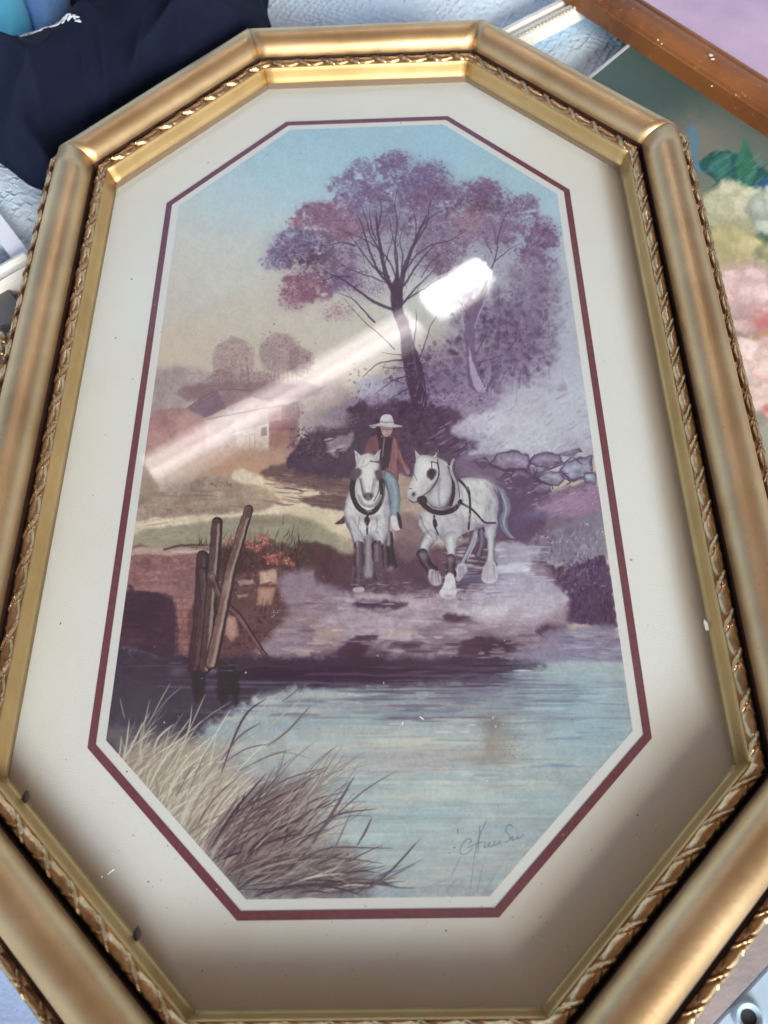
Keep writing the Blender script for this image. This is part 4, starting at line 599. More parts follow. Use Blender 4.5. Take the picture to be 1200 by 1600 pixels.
def mat(name, col, rough=.6, metal=0., spec=.5, mottle=None, mscale=30, rmott=0., bump=0., bscale=200, stretch=(1, 1, 1), sheen=0.):
    """principled with noise in colour, roughness and relief"""
    m = bpy.data.materials.new(name); m.use_nodes = True; nt = m.node_tree; b = nt.nodes['Principled BSDF']
    b.inputs['Roughness'].default_value = rough; b.inputs['Metallic'].default_value = metal; b.inputs['Specular IOR Level'].default_value = spec
    if sheen: b.inputs['Sheen Weight'].default_value = sheen
    tc = N(nt, 'ShaderNodeTexCoord'); mp = N(nt, 'ShaderNodeMapping'); mp.inputs['Scale'].default_value = stretch; nt.links.new(tc.outputs['Object'], mp.inputs[0])
    n = N(nt, 'ShaderNodeTexNoise'); n.inputs['Scale'].default_value = mscale; n.inputs['Detail'].default_value = 6; n.inputs['Roughness'].default_value = .6; nt.links.new(mp.outputs[0], n.inputs['Vector'])
    cr = N(nt, 'ShaderNodeValToRGB'); cr.color_ramp.elements[0].position = .35; cr.color_ramp.elements[1].position = .68
    cr.color_ramp.elements[0].color = (*(mottle or col), 1); cr.color_ramp.elements[1].color = (*col, 1)
    nt.links.new(n.outputs['Fac'], cr.inputs[0]); nt.links.new(cr.outputs[0], b.inputs['Base Color'])
    if rmott:
        mr = N(nt, 'ShaderNodeMapRange'); mr.inputs['To Min'].default_value = max(.03, rough-rmott); mr.inputs['To Max'].default_value = rough+rmott
        nt.links.new(n.outputs['Fac'], mr.inputs[0]); nt.links.new(mr.outputs[0], b.inputs['Roughness'])
    if bump:
        n2 = N(nt, 'ShaderNodeTexNoise'); n2.inputs['Scale'].default_value = bscale; n2.inputs['Detail'].default_value = 4; nt.links.new(mp.outputs[0], n2.inputs['Vector'])
        bp = N(nt, 'ShaderNodeBump'); bp.inputs['Strength'].default_value = bump; bp.inputs['Distance'].default_value = .001; nt.links.new(n2.outputs['Fac'], bp.inputs['Height']); nt.links.new(bp.outputs[0], b.inputs['Normal'])
    return m
def lin(*c): return tuple(((v/255+.055)/1.055)**2.4 if v > 10 else v/255/12.92 for v in c)
# ---------------------------------------------------------------- materials
GOLD = mat('satin_gold', (.60, .42, .23), .43, .88, mottle=(.46, .30, .15), mscale=26, rmott=.07, bump=.10, bscale=420)
# rubbed and scuffed spots where the gilding shows dark wood
def scuff(m, col, lo=.70, hi=.74, sc_=55, stretch=(1, 1, 1)):
    nt = m.node_tree; b = nt.nodes['Principled BSDF']; src = b.inputs['Base Color'].links[0].from_socket
    tc = N(nt, 'ShaderNodeTexCoord'); mp = N(nt, 'ShaderNodeMapping'); mp.inputs['Scale'].default_value = stretch; n = N(nt, 'ShaderNodeTexNoise'); n.inputs['Scale'].default_value = sc_; n.inputs['Detail'].default_value = 8; n.inputs['Roughness'].default_value = .75
    nt.links.new(tc.outputs['Object'], mp.inputs[0]); nt.links.new(mp.outputs[0], n.inputs['Vector'])
    mr = N(nt, 'ShaderNodeMapRange'); mr.inputs['From Min'].default_value = lo; mr.inputs['From Max'].default_value = hi; nt.links.new(n.outputs['Fac'], mr.inputs[0])
    mx = N(nt, 'ShaderNodeMix', data_type='RGBA'); nt.links.new(mr.outputs[0], mx.inputs[0]); nt.links.new(src, mx.inputs[6]); mx.inputs[7].default_value = (*col, 1); nt.links.new(mx.outputs[2], b.inputs['Base Color'])
    return mr
scuff(GOLD, (.16, .10, .06), .66, .74, 75)
scuff(GOLD, (.30, .19, .10), .62, .70, 420)
scuff(GOLD, (.42, .36, .28), .58, .80, 16)
ROPE = mat('gold_rope', (.66, .47, .27), .33, 1., mottle=(.40, .26, .13), mscale=160, rmott=.08, bump=.15, bscale=700)
RIM = mat('rim_gold', (.54, .37, .165), .44, .8, mottle=(.44, .29, .12), mscale=30, rmott=.05, bump=.08, bscale=300)
DARK = mat('antique_groove', (.030, .012, .010), .5, 0., mottle=(.05, .025, .015), mscale=120, bump=.1)
BACK = mat('raw_wood_back', (.22, .15, .10), .8)
# ---------------------------------------------------------------- octagon family
OA, OB, OC1, OC2 = .125, .23942, .07186, .07095
def octo(d, z=0.0):
    L = math.hypot(OC1, OC2); con = OC2*OA+OC1*(OB-OC2)+d*L; A = OA+d; B = OB+d; y1 = (con-OC2*A)/OC1; x1 = (con-OC1*B)/OC2
    return [(-x1, B, z), (x1, B, z), (A, y1, z), (A, -y1, z), (x1, -B, z), (-x1, -B, z), (-A, -y1, z), (-A, y1, z)]
SIDES = [(0, 1), (1, 2), (2, 3), (3, 4), (4, 5), (5, 6), (6, 7), (7, 0)]
def sweep(prof, i, n=24, closed=True, gap=.00012, wob=.00012):
    """a mitred length of moulding along side i; prof = [(d, z)...]"""
    a, b = SIDES[i]; vs = []; fs = []; k = len(prof)
    ph = rnd.random()*6
    for s in range(n+1):
        t = s/n
        for (d, z) in prof:
            o = octo(d); A = Vector((*o[a][:2], z)); B = Vector((*o[b][:2], z)); L = (B-A).length; g = gap/L
            p = A.lerp(B, g+(1-2*g)*t)
            p.z += wob*math.sin(t*7+ph+i)
            vs.append(p)
    for s in range(n):
        for j in range(k if closed else k-1):
            q = (j+1) % k; fs.append((s*k+j, s*k+q, (s+1)*k+q, (s+1)*k+j))
    if closed: fs.append(tuple(range(k))[::-1]); fs.append(tuple(n*k+j for j in range(k)))
    return vs, fs
def roll(n=22):
    pts = []
    for j in range(n+1):
        t = math.pi*(1-j/n); c, s = math.cos(t), math.sin(t); d = .05475+.01155*c; z0 = .0158*(1-(c+1)/2)+.0160*(c+1)/2
        pts.append((d, z0+(.0272-z0)*s**.95 if s > 0 else z0))
    return pts
def rope(i, dc, zc, hw, hh, pitch, phase=0.0):
    """carved ribbon-and-leaf bead: real relief on a half-round"""
    a, b = SIDES[i]; o1 = octo(dc-hw); o2 = octo(dc+hw); A1 = Vector(o1[a]); B1 = Vector(o1[b]); A2 = Vector(o2[a]); B2 = Vector(o2[b])
    oc = octo(dc); L = (Vector(oc[b])-Vector(oc[a])).length; cnt = max(1, round(L/pitch)); nu = cnt*26; nv = 12; vs = []; fs = []
    def sst(x): x = max(0., min(1., x)); return x*x*(3-2*x)
    jit = [rnd.uniform(-.035, .035) for _ in range(cnt+2)]
    for s in range(nu+1):
        t = s/nu; u = t*cnt; ci = int(u); uf = u-ci+jit[ci]*min(1, 4*(u-ci)*(1-(u-ci)))
        for j in range(nv+1):
            v = -1+2*j/nv
            P = A1.lerp(B1, t).lerp(A2.lerp(B2, t), j/nv)
            base = math.sqrt(max(0, 1-v*v))
            la = (uf-(.5-.34*v)); lb = (uf-(.5+.30*v))
            ra = math.exp(-(la/.060)**2); rb = math.exp(-(lb/.052)**2)*sst((v+.15)/.3+.3)
            ca = math.exp(-((la+.115)/.035)**2); cb = math.exp(-((la-.115)/.035)**2)
            d0 = min(uf, 1-uf)
            e = (uf if uf < .5 else 1-uf); leaf = math.sqrt(max(0, 1-(abs(v)/(.25+1.5*min(.5, (abs(uf-.5))*1.0+.0001)))**2)) if True else 0
            le = abs(uf-.5)*2           # 0 at the crossing, 1 midway
            lw = .30+.70*le; leaf = max(0., 1-(abs(v)/lw)**2)**.5
            h = .30*base+.42*leaf*base**.3*sst(le*2.2)+.62*ra*base**.5+.40*rb*base**.5-.22*(ca+cb)*base
            P.z = zc+hh*max(h, .02)
            vs.append(P)
    for s in range(nu):
        for j in range(nv):
            fs.append((s*(nv+1)+j, s*(nv+1)+j+1, (s+1)*(nv+1)+j+1, (s+1)*(nv+1)+j))
    # closed underside so the bead has thickness
    k = len(vs); vs += [(*A1[:2], zc-.001), (*B1[:2], zc-.001), (*B2[:2], zc-.001), (*A2[:2], zc-.001)]; fs.append((k, k+1, k+2, k+3))
    n0 = [s*(nv+1) for s in range(nu+1)]; n1 = [s*(nv+1)+nv for s in range(nu+1)]
    fs.append(tuple(n0[::-1])+(k, k+1)); fs.append(tuple(n1)+(k+2, k+3))
    return vs, fs
def moulding(root, side, ropes=True, cell=None):
    body = [(.0310, -.006), (.0310, .0056), (.0322, .0060), (.0333, .0100), (.0343, .0139), (.0348, .0149), (.0408, .0149), (.0411, .0120), (.0432, .0116)]
    body += roll() + [(.0662, .0105), (.0672, .0092), (.0752, .0092), (.0757, .004), (.0750, -.0115), (.05, -.0115)]
    return body
def build_frame(root):
    for i in range(8):
        rl = roll(); prof = [(.0432, .0110)]+rl+[(.0664, .0108), (.0664, .0080), (.0432, .0080)]
        s = mesh('frame_side', *sweep(prof, i), GOLD, root, True)
        bd = [(.0330, -.006), (.0332, .0050), (.0352, .0082), (.0356, .0137), (.0402, .0137), (.0404, .0078), (.067, .0068), (.0750, .0082), (.0754, .003), (.0748, -.0115), (.04, -.0115)]
        mesh('frame_back', *sweep(bd, i), BACK, s)
        rim = [(.0313, .0056), (.0322, .0062), (.0331, .0090), (.0339, .0122), (.0344, .0146), (.0350, .0152), (.0356, .0150), (.0356, .0140), (.0349, .0120), (.0340, .0070), (.0330, .0055)]
        mesh('inner_rim', *sweep(rim, i, 24), RIM, s, True)
        gr = [(.0404, .0148), (.0409, .0112), (.0415, .0094), (.0422, .0094), (.0427, .0112), (.04300, .0150), (.04318, .0166), (.0438, .0160), (.0438, .0085), (.0402, .0085)]
        mesh('inner_groove', *sweep(gr, i, 4), DARK, s)
        og = [(.0660, .0168), (.0668, .0160), (.0670, .0090), (.0684, .0078), (.0698, .0086), (.0702, .0080), (.0702, .0070), (.0660, .0070)]
        mesh('outer_groove', *sweep(og, i, 4), DARK, s)
        mesh('inner_rope', *rope(i, .0381, .0142, .0032, .0037, .0183), ROPE, s, True)
        mesh('outer_rope', *rope(i, .0727, .0084, .0027, .0036, .0168), ROPE, s, True)
# ---------------------------------------------------------------- the framed picture
frame = thing('framed_picture', 'octagonal gilt frame with rope edging round a print of a rider and two white horses', 'framed picture', (0, 0, 0))
build_frame(frame)
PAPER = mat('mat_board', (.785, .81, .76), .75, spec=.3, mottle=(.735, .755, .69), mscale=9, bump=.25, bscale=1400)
nt = PAPER.node_tree
# warm foxing mixed with painted frame shade along lower and right edges, and fly specks
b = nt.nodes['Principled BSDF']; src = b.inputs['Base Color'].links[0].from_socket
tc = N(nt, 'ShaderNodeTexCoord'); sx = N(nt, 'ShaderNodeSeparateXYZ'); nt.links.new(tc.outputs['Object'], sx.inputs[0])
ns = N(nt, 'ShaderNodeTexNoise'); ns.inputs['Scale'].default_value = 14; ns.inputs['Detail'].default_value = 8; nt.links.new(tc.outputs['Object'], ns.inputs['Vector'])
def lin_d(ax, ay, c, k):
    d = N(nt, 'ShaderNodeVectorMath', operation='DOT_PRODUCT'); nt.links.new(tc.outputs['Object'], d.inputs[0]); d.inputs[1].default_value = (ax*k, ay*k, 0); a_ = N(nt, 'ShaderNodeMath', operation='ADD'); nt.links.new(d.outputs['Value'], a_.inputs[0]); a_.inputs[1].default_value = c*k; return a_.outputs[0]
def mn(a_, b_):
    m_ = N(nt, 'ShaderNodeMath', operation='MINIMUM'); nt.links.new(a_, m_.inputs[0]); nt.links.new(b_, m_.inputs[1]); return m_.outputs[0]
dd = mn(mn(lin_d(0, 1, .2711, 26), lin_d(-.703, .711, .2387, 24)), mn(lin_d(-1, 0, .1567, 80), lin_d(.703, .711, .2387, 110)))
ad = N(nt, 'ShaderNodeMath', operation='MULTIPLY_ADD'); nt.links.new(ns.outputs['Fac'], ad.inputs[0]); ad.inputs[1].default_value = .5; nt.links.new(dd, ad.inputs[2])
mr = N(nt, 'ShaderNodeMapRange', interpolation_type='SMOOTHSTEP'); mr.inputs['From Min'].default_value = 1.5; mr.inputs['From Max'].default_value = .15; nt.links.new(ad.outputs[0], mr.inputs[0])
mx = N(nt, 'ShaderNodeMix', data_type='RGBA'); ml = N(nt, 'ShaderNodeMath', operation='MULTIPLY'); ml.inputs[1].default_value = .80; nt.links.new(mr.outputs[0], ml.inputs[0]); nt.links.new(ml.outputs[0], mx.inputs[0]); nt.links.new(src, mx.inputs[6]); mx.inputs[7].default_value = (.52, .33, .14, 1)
vo = N(nt, 'ShaderNodeTexVoronoi'); vo.inputs['Scale'].default_value = 70; nt.links.new(tc.outputs['Object'], vo.inputs['Vector'])
vr = N(nt, 'ShaderNodeMapRange'); vr.inputs['From Min'].default_value = .055; vr.inputs['From Max'].default_value = .035; nt.links.new(vo.outputs['Distance'], vr.inputs[0])
wn = N(nt, 'ShaderNodeSeparateColor'); nt.links.new(vo.outputs['Color'], wn.inputs[0]); gt = N(nt, 'ShaderNodeMath', operation='GREATER_THAN'); gt.inputs[1].default_value = .86; nt.links.new(wn.outputs[0], gt.inputs[0])
mu = N(nt, 'ShaderNodeMath', operation='MULTIPLY'); nt.links.new(vr.outputs[0], mu.inputs[0]); nt.links.new(gt.outputs[0], mu.inputs[1]); mv = N(nt, 'ShaderNodeMath', operation='MULTIPLY'); mv.inputs[1].default_value = .7; nt.links.new(mu.outputs[0], mv.inputs[0])
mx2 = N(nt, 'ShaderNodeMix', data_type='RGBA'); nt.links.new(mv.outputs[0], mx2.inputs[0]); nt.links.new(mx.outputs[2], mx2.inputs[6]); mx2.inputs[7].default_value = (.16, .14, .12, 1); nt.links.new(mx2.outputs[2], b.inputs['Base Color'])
def sheet(name, d0, z, m, d1=None, th=.0006, parent=None):
    o = octo(d0, z)
    if d1 is None:
        vs = o+[(x, y, z-th) for x, y, _ in o]; fs = [tuple(range(8)), tuple(range(15, 7, -1))]+[(i, (i+1) % 8, 8+(i+1) % 8, 8+i) for i in range(8)]
    else:
        q = octo(d1, z); vs = o+q+[(x, y, z-th) for x, y, _ in o+q]; fs = []
        for i in range(8):
            j = (i+1) % 8; fs += [(i, j, 8+j, 8+i), (16+i, 24+i, 24+j, 16+j), (i, 16+i, 16+j, j), (8+i, 8+j, 24+j, 24+i)]
    return mesh(name, vs, fs, m, parent)
DP = -.0079
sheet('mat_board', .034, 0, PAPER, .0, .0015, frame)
LINE = mat('maroon_line', lin(96, 40, 54), .55, mottle=lin(112, 56, 66), mscale=300, spec=.35)
scuff(LINE, lin(170, 130, 130), .66, .72, 420)
sheet('border_line', .0, .0002, LINE, -.0036, .0017, frame)
MARG = mat('print_paper', (.73, .75, .71), .6, mottle=(.70, .72, .675), mscale=12)
sheet('paper_margin', -.0036, 0, MARG, DP, .0015, frame)
def image_from(name, arr):
    h, w_ = arr.shape[:2]; im = bpy.data.images.new(name, w_, h, alpha=False); a = np.ones((h, w_, 4), np.float32); a[..., :3] = arr[::-1]
    im.pixels.foreach_set(a.ravel()); im.update(); im.pack(); return im
def rectify(src, x0, y0, x1, y1, z, ppm):
    arr, (X0, Y0, SC) = src; w_ = int((x1-x0)*ppm); h = int((y1-y0)*ppm)
    gx, gy = np.meshgrid(np.linspace(x0, x1, w_), np.linspace(y1, y0, h)); P = np.stack([gx.ravel(), gy.ravel(), np.full(gx.size, z)], 1)
    px, py = seen(P); u = np.clip((px-X0)*SC, 0, arr.shape[1]-1.01); v = np.clip((py-Y0)*SC, 0, arr.shape[0]-1.01); iu = u.astype(int); iv = v.astype(int); fu = (u-iu)[:, None]; fv = (v-iv)[:, None]
    out = (arr[iv, iu]*(1-fu)+arr[iv, iu+1]*fu)*(1-fv)+(arr[iv+1, iu]*(1-fu)+arr[iv+1, iu+1]*fu)*fv
    return out.reshape(h, w_, 3)
def print_mat(name, im, x0, y0, x1, y1, rough=.55, gain=1.0, black=0.0, bump=.05):
    m = bpy.data.materials.new(name); m.use_nodes = True; nt = m.node_tree; b = nt.nodes['Principled BSDF']; b.inputs['Roughness'].default_value = rough; b.inputs['Specular IOR Level'].default_value = .3
    tc = N(nt, 'ShaderNodeTexCoord'); mp = N(nt, 'ShaderNodeMapping'); mp.inputs['Location'].default_value = (-x0/(x1-x0), -y0/(y1-y0), 0); mp.inputs['Scale'].default_value = (1/(x1-x0), 1/(y1-y0), 1)
    tx = N(nt, 'ShaderNodeTexImage'); tx.image = im; tx.interpolation = 'Cubic'; tx.extension = 'EXTEND'; nt.links.new(tc.outputs['Object'], mp.inputs[0]); nt.links.new(mp.outputs[0], tx.inputs[0])
    sb = N(nt, 'ShaderNodeVectorMath', operation='SUBTRACT'); sb.inputs[1].default_value = (black,)*3; mu = N(nt, 'ShaderNodeVectorMath', operation='SCALE'); mu.inputs[3].default_value = gain
    nt.links.new(tx.outputs[0], sb.inputs[0]); nt.links.new(sb.outputs[0], mu.inputs[0]); cl = N(nt, 'ShaderNodeVectorMath', operation='MAXIMUM'); cl.inputs[1].default_value = (.004,)*3; nt.links.new(mu.outputs[0], cl.inputs[0]); nt.links.new(cl.outputs[0], b.inputs['Base Color'])
    n = N(nt, 'ShaderNodeTexNoise'); n.inputs['Scale'].default_value = 900; nt.links.new(tc.outputs['Object'], n.inputs['Vector']); bp = N(nt, 'ShaderNodeBump'); bp.inputs['Strength'].default_value = bump; bp.inputs['Distance'].default_value = .0005; nt.links.new(n.outputs['Fac'], bp.inputs['Height']); nt.links.new(bp.outputs[0], b.inputs['Normal'])
    return m
bx = (-.119, -.234, .119, .234)
art = image_from('painted_print', rectify(paint_print(), *bx, 0.0, 5200).astype(np.float32))
sheet('print', DP, 0.0001, print_mat('print_ink', art, *bx, rough=.5, gain=1.0, black=.022), None, .0014, frame)
GL = bpy.data.materials.new('picture_glass'); GL.use_nodes = True; nt = GL.node_tree; nt.nodes.clear()
o_ = N(nt, 'ShaderNodeOutputMaterial'); mxs = N(nt, 'ShaderNodeMixShader'); tr = N(nt, 'ShaderNodeBsdfTransparent'); tr.inputs[0].default_value = (.965, .975, .97, 1); gl = N(nt, 'ShaderNodeBsdfGlossy'); gl.inputs['Roughness'].default_value = .03
lw = N(nt, 'ShaderNodeLayerWeight'); lw.inputs[0].default_value = .5; pw = N(nt, 'ShaderNodeMath', operation='POWER'); pw.inputs[1].default_value = 5; nt.links.new(lw.outputs['Facing'], pw.inputs[0]); dbl = N(nt, 'ShaderNodeMath', operation='MULTIPLY_ADD'); dbl.inputs[1].default_value = .9; dbl.inputs[2].default_value = .08; dbl.use_clamp = True
nt.links.new(pw.outputs[0], dbl.inputs[0]); nt.links.new(dbl.outputs[0], mxs.inputs[0]); nt.links.new(tr.outputs[0], mxs.inputs[1]); nt.links.new(gl.outputs[0], mxs.inputs[2]); nt.links.new(mxs.outputs[0], o_.inputs[0])
# faint smears of dirt scatter a little light on the glass
df = N(nt, 'ShaderNodeBsdfDiffuse'); df.inputs[0].default_value = (.6, .58, .54, 1); ms2 = N(nt, 'ShaderNodeMixShader'); tcg = N(nt, 'ShaderNodeTexCoord'); ng = N(nt, 'ShaderNodeTexNoise'); ng.inputs['Scale'].default_value = 9; ng.inputs['Detail'].default_value = 7; nt.links.new(tcg.outputs['Object'], ng.inputs['Vector'])
mg = N(nt, 'ShaderNodeMapRange'); mg.inputs['From Min'].default_value = .35; mg.inputs['From Max'].default_value = .8; mg.inputs['To Min'].default_value = .012; mg.inputs['To Max'].default_value = .06; nt.links.new(ng.outputs['Fac'], mg.inputs[0]); nt.links.new(mg.outputs[0], ms2.inputs[0]); nt.links.new(mxs.outputs[0], ms2.inputs[1]); nt.links.new(df.outputs[0], ms2.inputs[2]); nt.links.new(ms2.outputs[0], o_.inputs[0])
g = octo(.0325, .0052); go = mesh('glass', g, [tuple(range(8))], GL, frame)
if go.data.polygons[0].normal.z < 0: go.data.flip_normals()
# dust and fly specks lying on the glass: uncountable
def specks(name, n, cols_mat, s0, s1, y0, y1, parent, seed, elong=1.0):
    r = random.Random(seed); vs = []; fs = []
    for k in range(n):
        x = r.uniform(-.15, .15); y = r.uniform(y0, y1)
        if abs(x) > .148 or abs(y) > .262 or abs(x)+abs(y) > .335: continue
        s = r.uniform(s0, s1)*r.random()**1.5+s0*.4; a = r.random()*3.14; e = 1+elong*r.random()*2; c, q = math.cos(a), math.sin(a); b0 = len(vs)
        for j in range(6): t = j*math.pi/3; u, v = s*e*math.cos(t), s*math.sin(t); vs.append((x+u*c-v*q, y+u*q+v*c, .0054))
        vs.append((x, y, .0054+s*.6))
        for j in range(6): fs.append((b0+j, b0+(j+1) % 6, b0+6))
    o = mesh(name, vs, fs, cols_mat, parent); o['kind'] = 'stuff'; return o
DSP = mat('dust_pale', (.75, .72, .66), .8); DSD = mat('dust_dark', (.06, .045, .035), .7)
specks('dust', 420, DSP, .00007, .00022, -.262, .2, frame, 3, 1.2); specks('fly_specks', 90, DSD, .00012, .00042, -.262, .26, frame, 4, .6); specks('fly_specks', 340, DSD, .00007, .00024, -.262, -.19, frame, 8, .5)
def hair(name, p, m, w_=.00012, parent=None, z=.0056):
    vs = []; fs = []
    for i, (x, y) in enumerate(p):
        P = at(x, y, z); P[2] = z; q = np.array(p[min(i+1, len(p)-1)])-np.array(p[max(i-1, 0)]); n_ = np.array([q[1], q[0]])/max(1e-6, np.hypot(*q))
        for k in range(4): t = k*math.pi/2; vs.append((P[0]+n_[0]*w_*math.cos(t), P[1]+n_[1]*w_*math.cos(t), z+w_*math.sin(t)))
    for i in range(len(p)-1):
        for k in range(4): fs.append((i*4+k, i*4+(k+1) % 4, i*4+4+(k+1) % 4, i*4+4+k))
    return mesh(name, vs, fs, m, parent)
for p in [[(168, 1366), (178, 1358)], [(158, 1372), (160, 1368)], [(656, 1120), (662, 1124)], [(628, 1133), (630, 1128)]]: hair('lint', p, DSP, .00022, frame)
for x, y in [(40, 1245), (214, 1459)]:
    P = at(x, y, .0065); vs = []; fs = []
    for a in range(7):
        for k in range(8):
            r_ = .0016*math.sin(math.pi*(a+.3)/6.6); t = k*math.pi/4; vs.append((P[0]+r_*math.cos(t), P[1]+(a/6-.5)*.0056, .0064+r_*.8*math.sin(t)))
    for a in range(6):
        for k in range(8): fs.append((a*8+k, a*8+(k+1) % 8, a*8+8+(k+1) % 8, a*8+8+k))
    mesh('dark_husk', vs, fs, DSD, frame, True)
ch = at(1103, 976, .006); mesh('paint_chip', [(ch[0]-.0006, ch[1]-.003, .0062), (ch[0]+.001, ch[1]-.0028, .0062), (ch[0]+.0004, ch[1]+.0002, .0075), (ch[0]-.0006, ch[1]+.0025, .0068), (ch[0]-.001, ch[1]+.001, .0064)], [(0, 1, 2), (0, 2, 4), (2, 3, 4)], mat('chip_white', (.8, .78, .72), .6), frame)
# ---------------------------------------------------------------- what it lies on
ZT = -.0245
def grid_obj(name, x0, y0, x1, y1, nx, ny, f, m, parent=None, keep=None, th=None):
    xs = np.linspace(x0, x1, nx+1); ys = np.linspace(y0, y1, ny+1); gx, gy = np.meshgrid(xs, ys); z = f(gx, gy); vs = list(zip(gx.ravel(), gy.ravel(), z.ravel())); fs = []
    kp = keep(gx, gy).ravel() if keep is not None else None
    for j in range(ny):
        for i in range(nx):
            a = j*(nx+1)+i; q = (a, a+1, a+nx+2, a+nx+1)
            if kp is None or all(kp[t] for t in q): fs.append(q)
    if kp is not None:
        used = sorted({t for q in fs for t in q}); mp = {t: n_ for n_, t in enumerate(used)}; vs = [vs[t] for t in used]; fs = [tuple(mp[t] for t in q) for q in fs]
    o = mesh(name, vs, fs, m, parent, True)
    if th: md = o.modifiers.new('thickness', 'SOLIDIFY'); md.thickness = th; md.offset = -1
    return o
def waffle(name, col, col2, scale=250, ang=.5):
    m = mat(name, col, .9, spec=.2, mottle=col2, mscale=14, sheen=.3); nt = m.node_tree; b = nt.nodes['Principled BSDF']
    tc = N(nt, 'ShaderNodeTexCoord'); mp = N(nt, 'ShaderNodeMapping'); mp.inputs['Rotation'].default_value = (0, 0, ang); nt.links.new(tc.outputs['Object'], mp.inputs[0])
    nd = N(nt, 'ShaderNodeTexNoise'); nd.inputs['Scale'].default_value = 60; nt.links.new(mp.outputs[0], nd.inputs['Vector']); va = N(nt, 'ShaderNodeVectorMath', operation='MULTIPLY_ADD'); va.inputs[1].default_value = (.0035, .0035, 0); nt.links.new(nd.outputs['Color'], va.inputs[0]); nt.links.new(mp.outputs[0], va.inputs[2])
    s = N(nt, 'ShaderNodeTexVoronoi', distance='CHEBYCHEV'); s.inputs['Scale'].default_value = scale; s.inputs['Randomness'].default_value = .45; nt.links.new(va.outputs[0], s.inputs['Vector'])
    bp = N(nt, 'ShaderNodeBump'); bp.invert = True; bp.inputs['Strength'].default_value = 1; bp.inputs['Distance'].default_value = .0026; nt.links.new(s.outputs['Distance'], bp.inputs['Height']); bp.invert = False; nt.links.new(bp.outputs[0], b.inputs['Normal'])
    return m
def und(gx, gy): return ZT-.001+.0022*np.sin(gx*31+gy*17)+.0016*np.sin(gx*13-gy*43+1)+.0012*np.sin(gx*70+gy*60)
BL = waffle('blue_white_waffle', (.74, .88, .98), (.60, .79, .95), 200)
bl = grid_obj('blanket', -.75, -.55, .75, .95, 150, 150, lambda x, y: und(x, y)-.004, BL, None); tag(bl, 'pale blue-white waffle-knit blanket spread under all the frames', 'blanket')
TB = mat('table_wood', (.20, .19, .18), .7, mottle=(.26, .24, .22), mscale=6)
t = mesh('table_surface', [(x, y, z) for z in (-.07, -.036) for x, y in ((-1, -.8), (1, -.8), (1, 1.2), (-1, 1.2))], [(0, 1, 2, 3), (4, 5, 6, 7), (0, 1, 5, 4), (1, 2, 6, 5), (2, 3, 7, 6), (3, 0, 4, 7)], TB); t['kind'] = 'structure'
gd = mesh('ground', [(-60, -60, -.8), (60, -60, -.8), (60, 60, -.8), (-60, 60, -.8)], [(0, 1, 2, 3)], mat('ground_dust', (.20, .19, .17), .9, mottle=(.15, .14, .13), mscale=.6)); gd['kind'] = 'structure'
# ---- clothes heap top left
def inpoly(poly, x, y):
    ins = np.zeros(x.shape, bool); dist = np.full(x.shape, 1e9)
    P = np.array(poly)
    for (ax, ay), (bx_, by) in zip(P, np.roll(P, -1, 0)):
        if ay != by: ins ^= ((ay > y) != (by > y)) & (x < (bx_-ax)*(y-ay)/(by-ay)+ax)
        dx, dy = bx_-ax, by-ay; t = np.clip(((x-ax)*dx+(y-ay)*dy)/(dx*dx+dy*dy), 0, 1); dist = np.minimum(dist, (x-ax-t*dx)**2+(y-ay-t*dy)**2)
    return np.sqrt(dist)*np.where(ins, 1, -1)
def smooth_poly(p, n=6):
    out = []; m_ = len(p)
    for i in range(m_):
        a, b, c, d = [np.array(p[(i+k) % m_], float) for k in (-1, 0, 1, 2)]
        for t in np.linspace(0, 1, n, endpoint=False): out.append(.5*((2*b)+(-a+c)*t+(2*a-5*b+4*c-d)*t*t+(-a+3*b-3*c+d)*t**3))
    return [tuple(q) for q in out]
def cloth(name, px, z0, height, edge, folds, m, res=150, seedv=0., th=.0015, extra=None):
    pl = smooth_poly([tuple(at(x, y, z0+height*.3)[:2]) for x, y in px]); P = np.array(pl); x0, y0 = P.min(0)-.011; x1, y1 = P.max(0)+.011
    def f(x, y):
        sd = inpoly(pl, x, y); lo = np.minimum(sd, 0)*2.2; t = np.clip(sd/edge, 0, 1); dome = np.sqrt(np.clip(1-(1-t)**2, 0, 1)); z = z0+height*dome
        for (kx, ky, amp, ph) in folds:
            q = kx*x+ky*y+ph+1.4*np.sin(x*19+y*11+seedv)+.8*np.sin(x*-37+y*29+seedv*2); z = z+amp*dome*(1-np.abs(np.sin(q)))**1.6
        return z+lo
    return grid_obj(name, x0, y0, x1, y1, res, res, f, m, None, lambda x, y: inpoly(pl, x, y) > -.009, th), f
NAVY = mat('navy_jersey', (.006, .009, .024), .9, spec=.12, mottle=(.009, .013, .032), mscale=30, bump=.3, bscale=900)
gar, gf = cloth('navy_garment', [(-60, 95), (20, 82), (90, 80), (120, 40), (90, -60), (380, -70), (408, -10), (414, 30), (412, 80), (330, 150), (230, 170), (150, 210), (98, 225), (84, 262), (40, 262), (-10, 225), (-60, 200)], ZT, .040, .05,
    [(24, 12, .014, .4), (12, -24, .012, 1.2), (40, 9, .006, 2.2)], NAVY, 190, .6)
tag(gar, 'dark navy jersey lying crumpled in folds against the frame, pale stitching on it', 'garment')
EMB = mat('pale_thread', (.55, .62, .70), .7)
r = random.Random(9); vs = []; fs = []
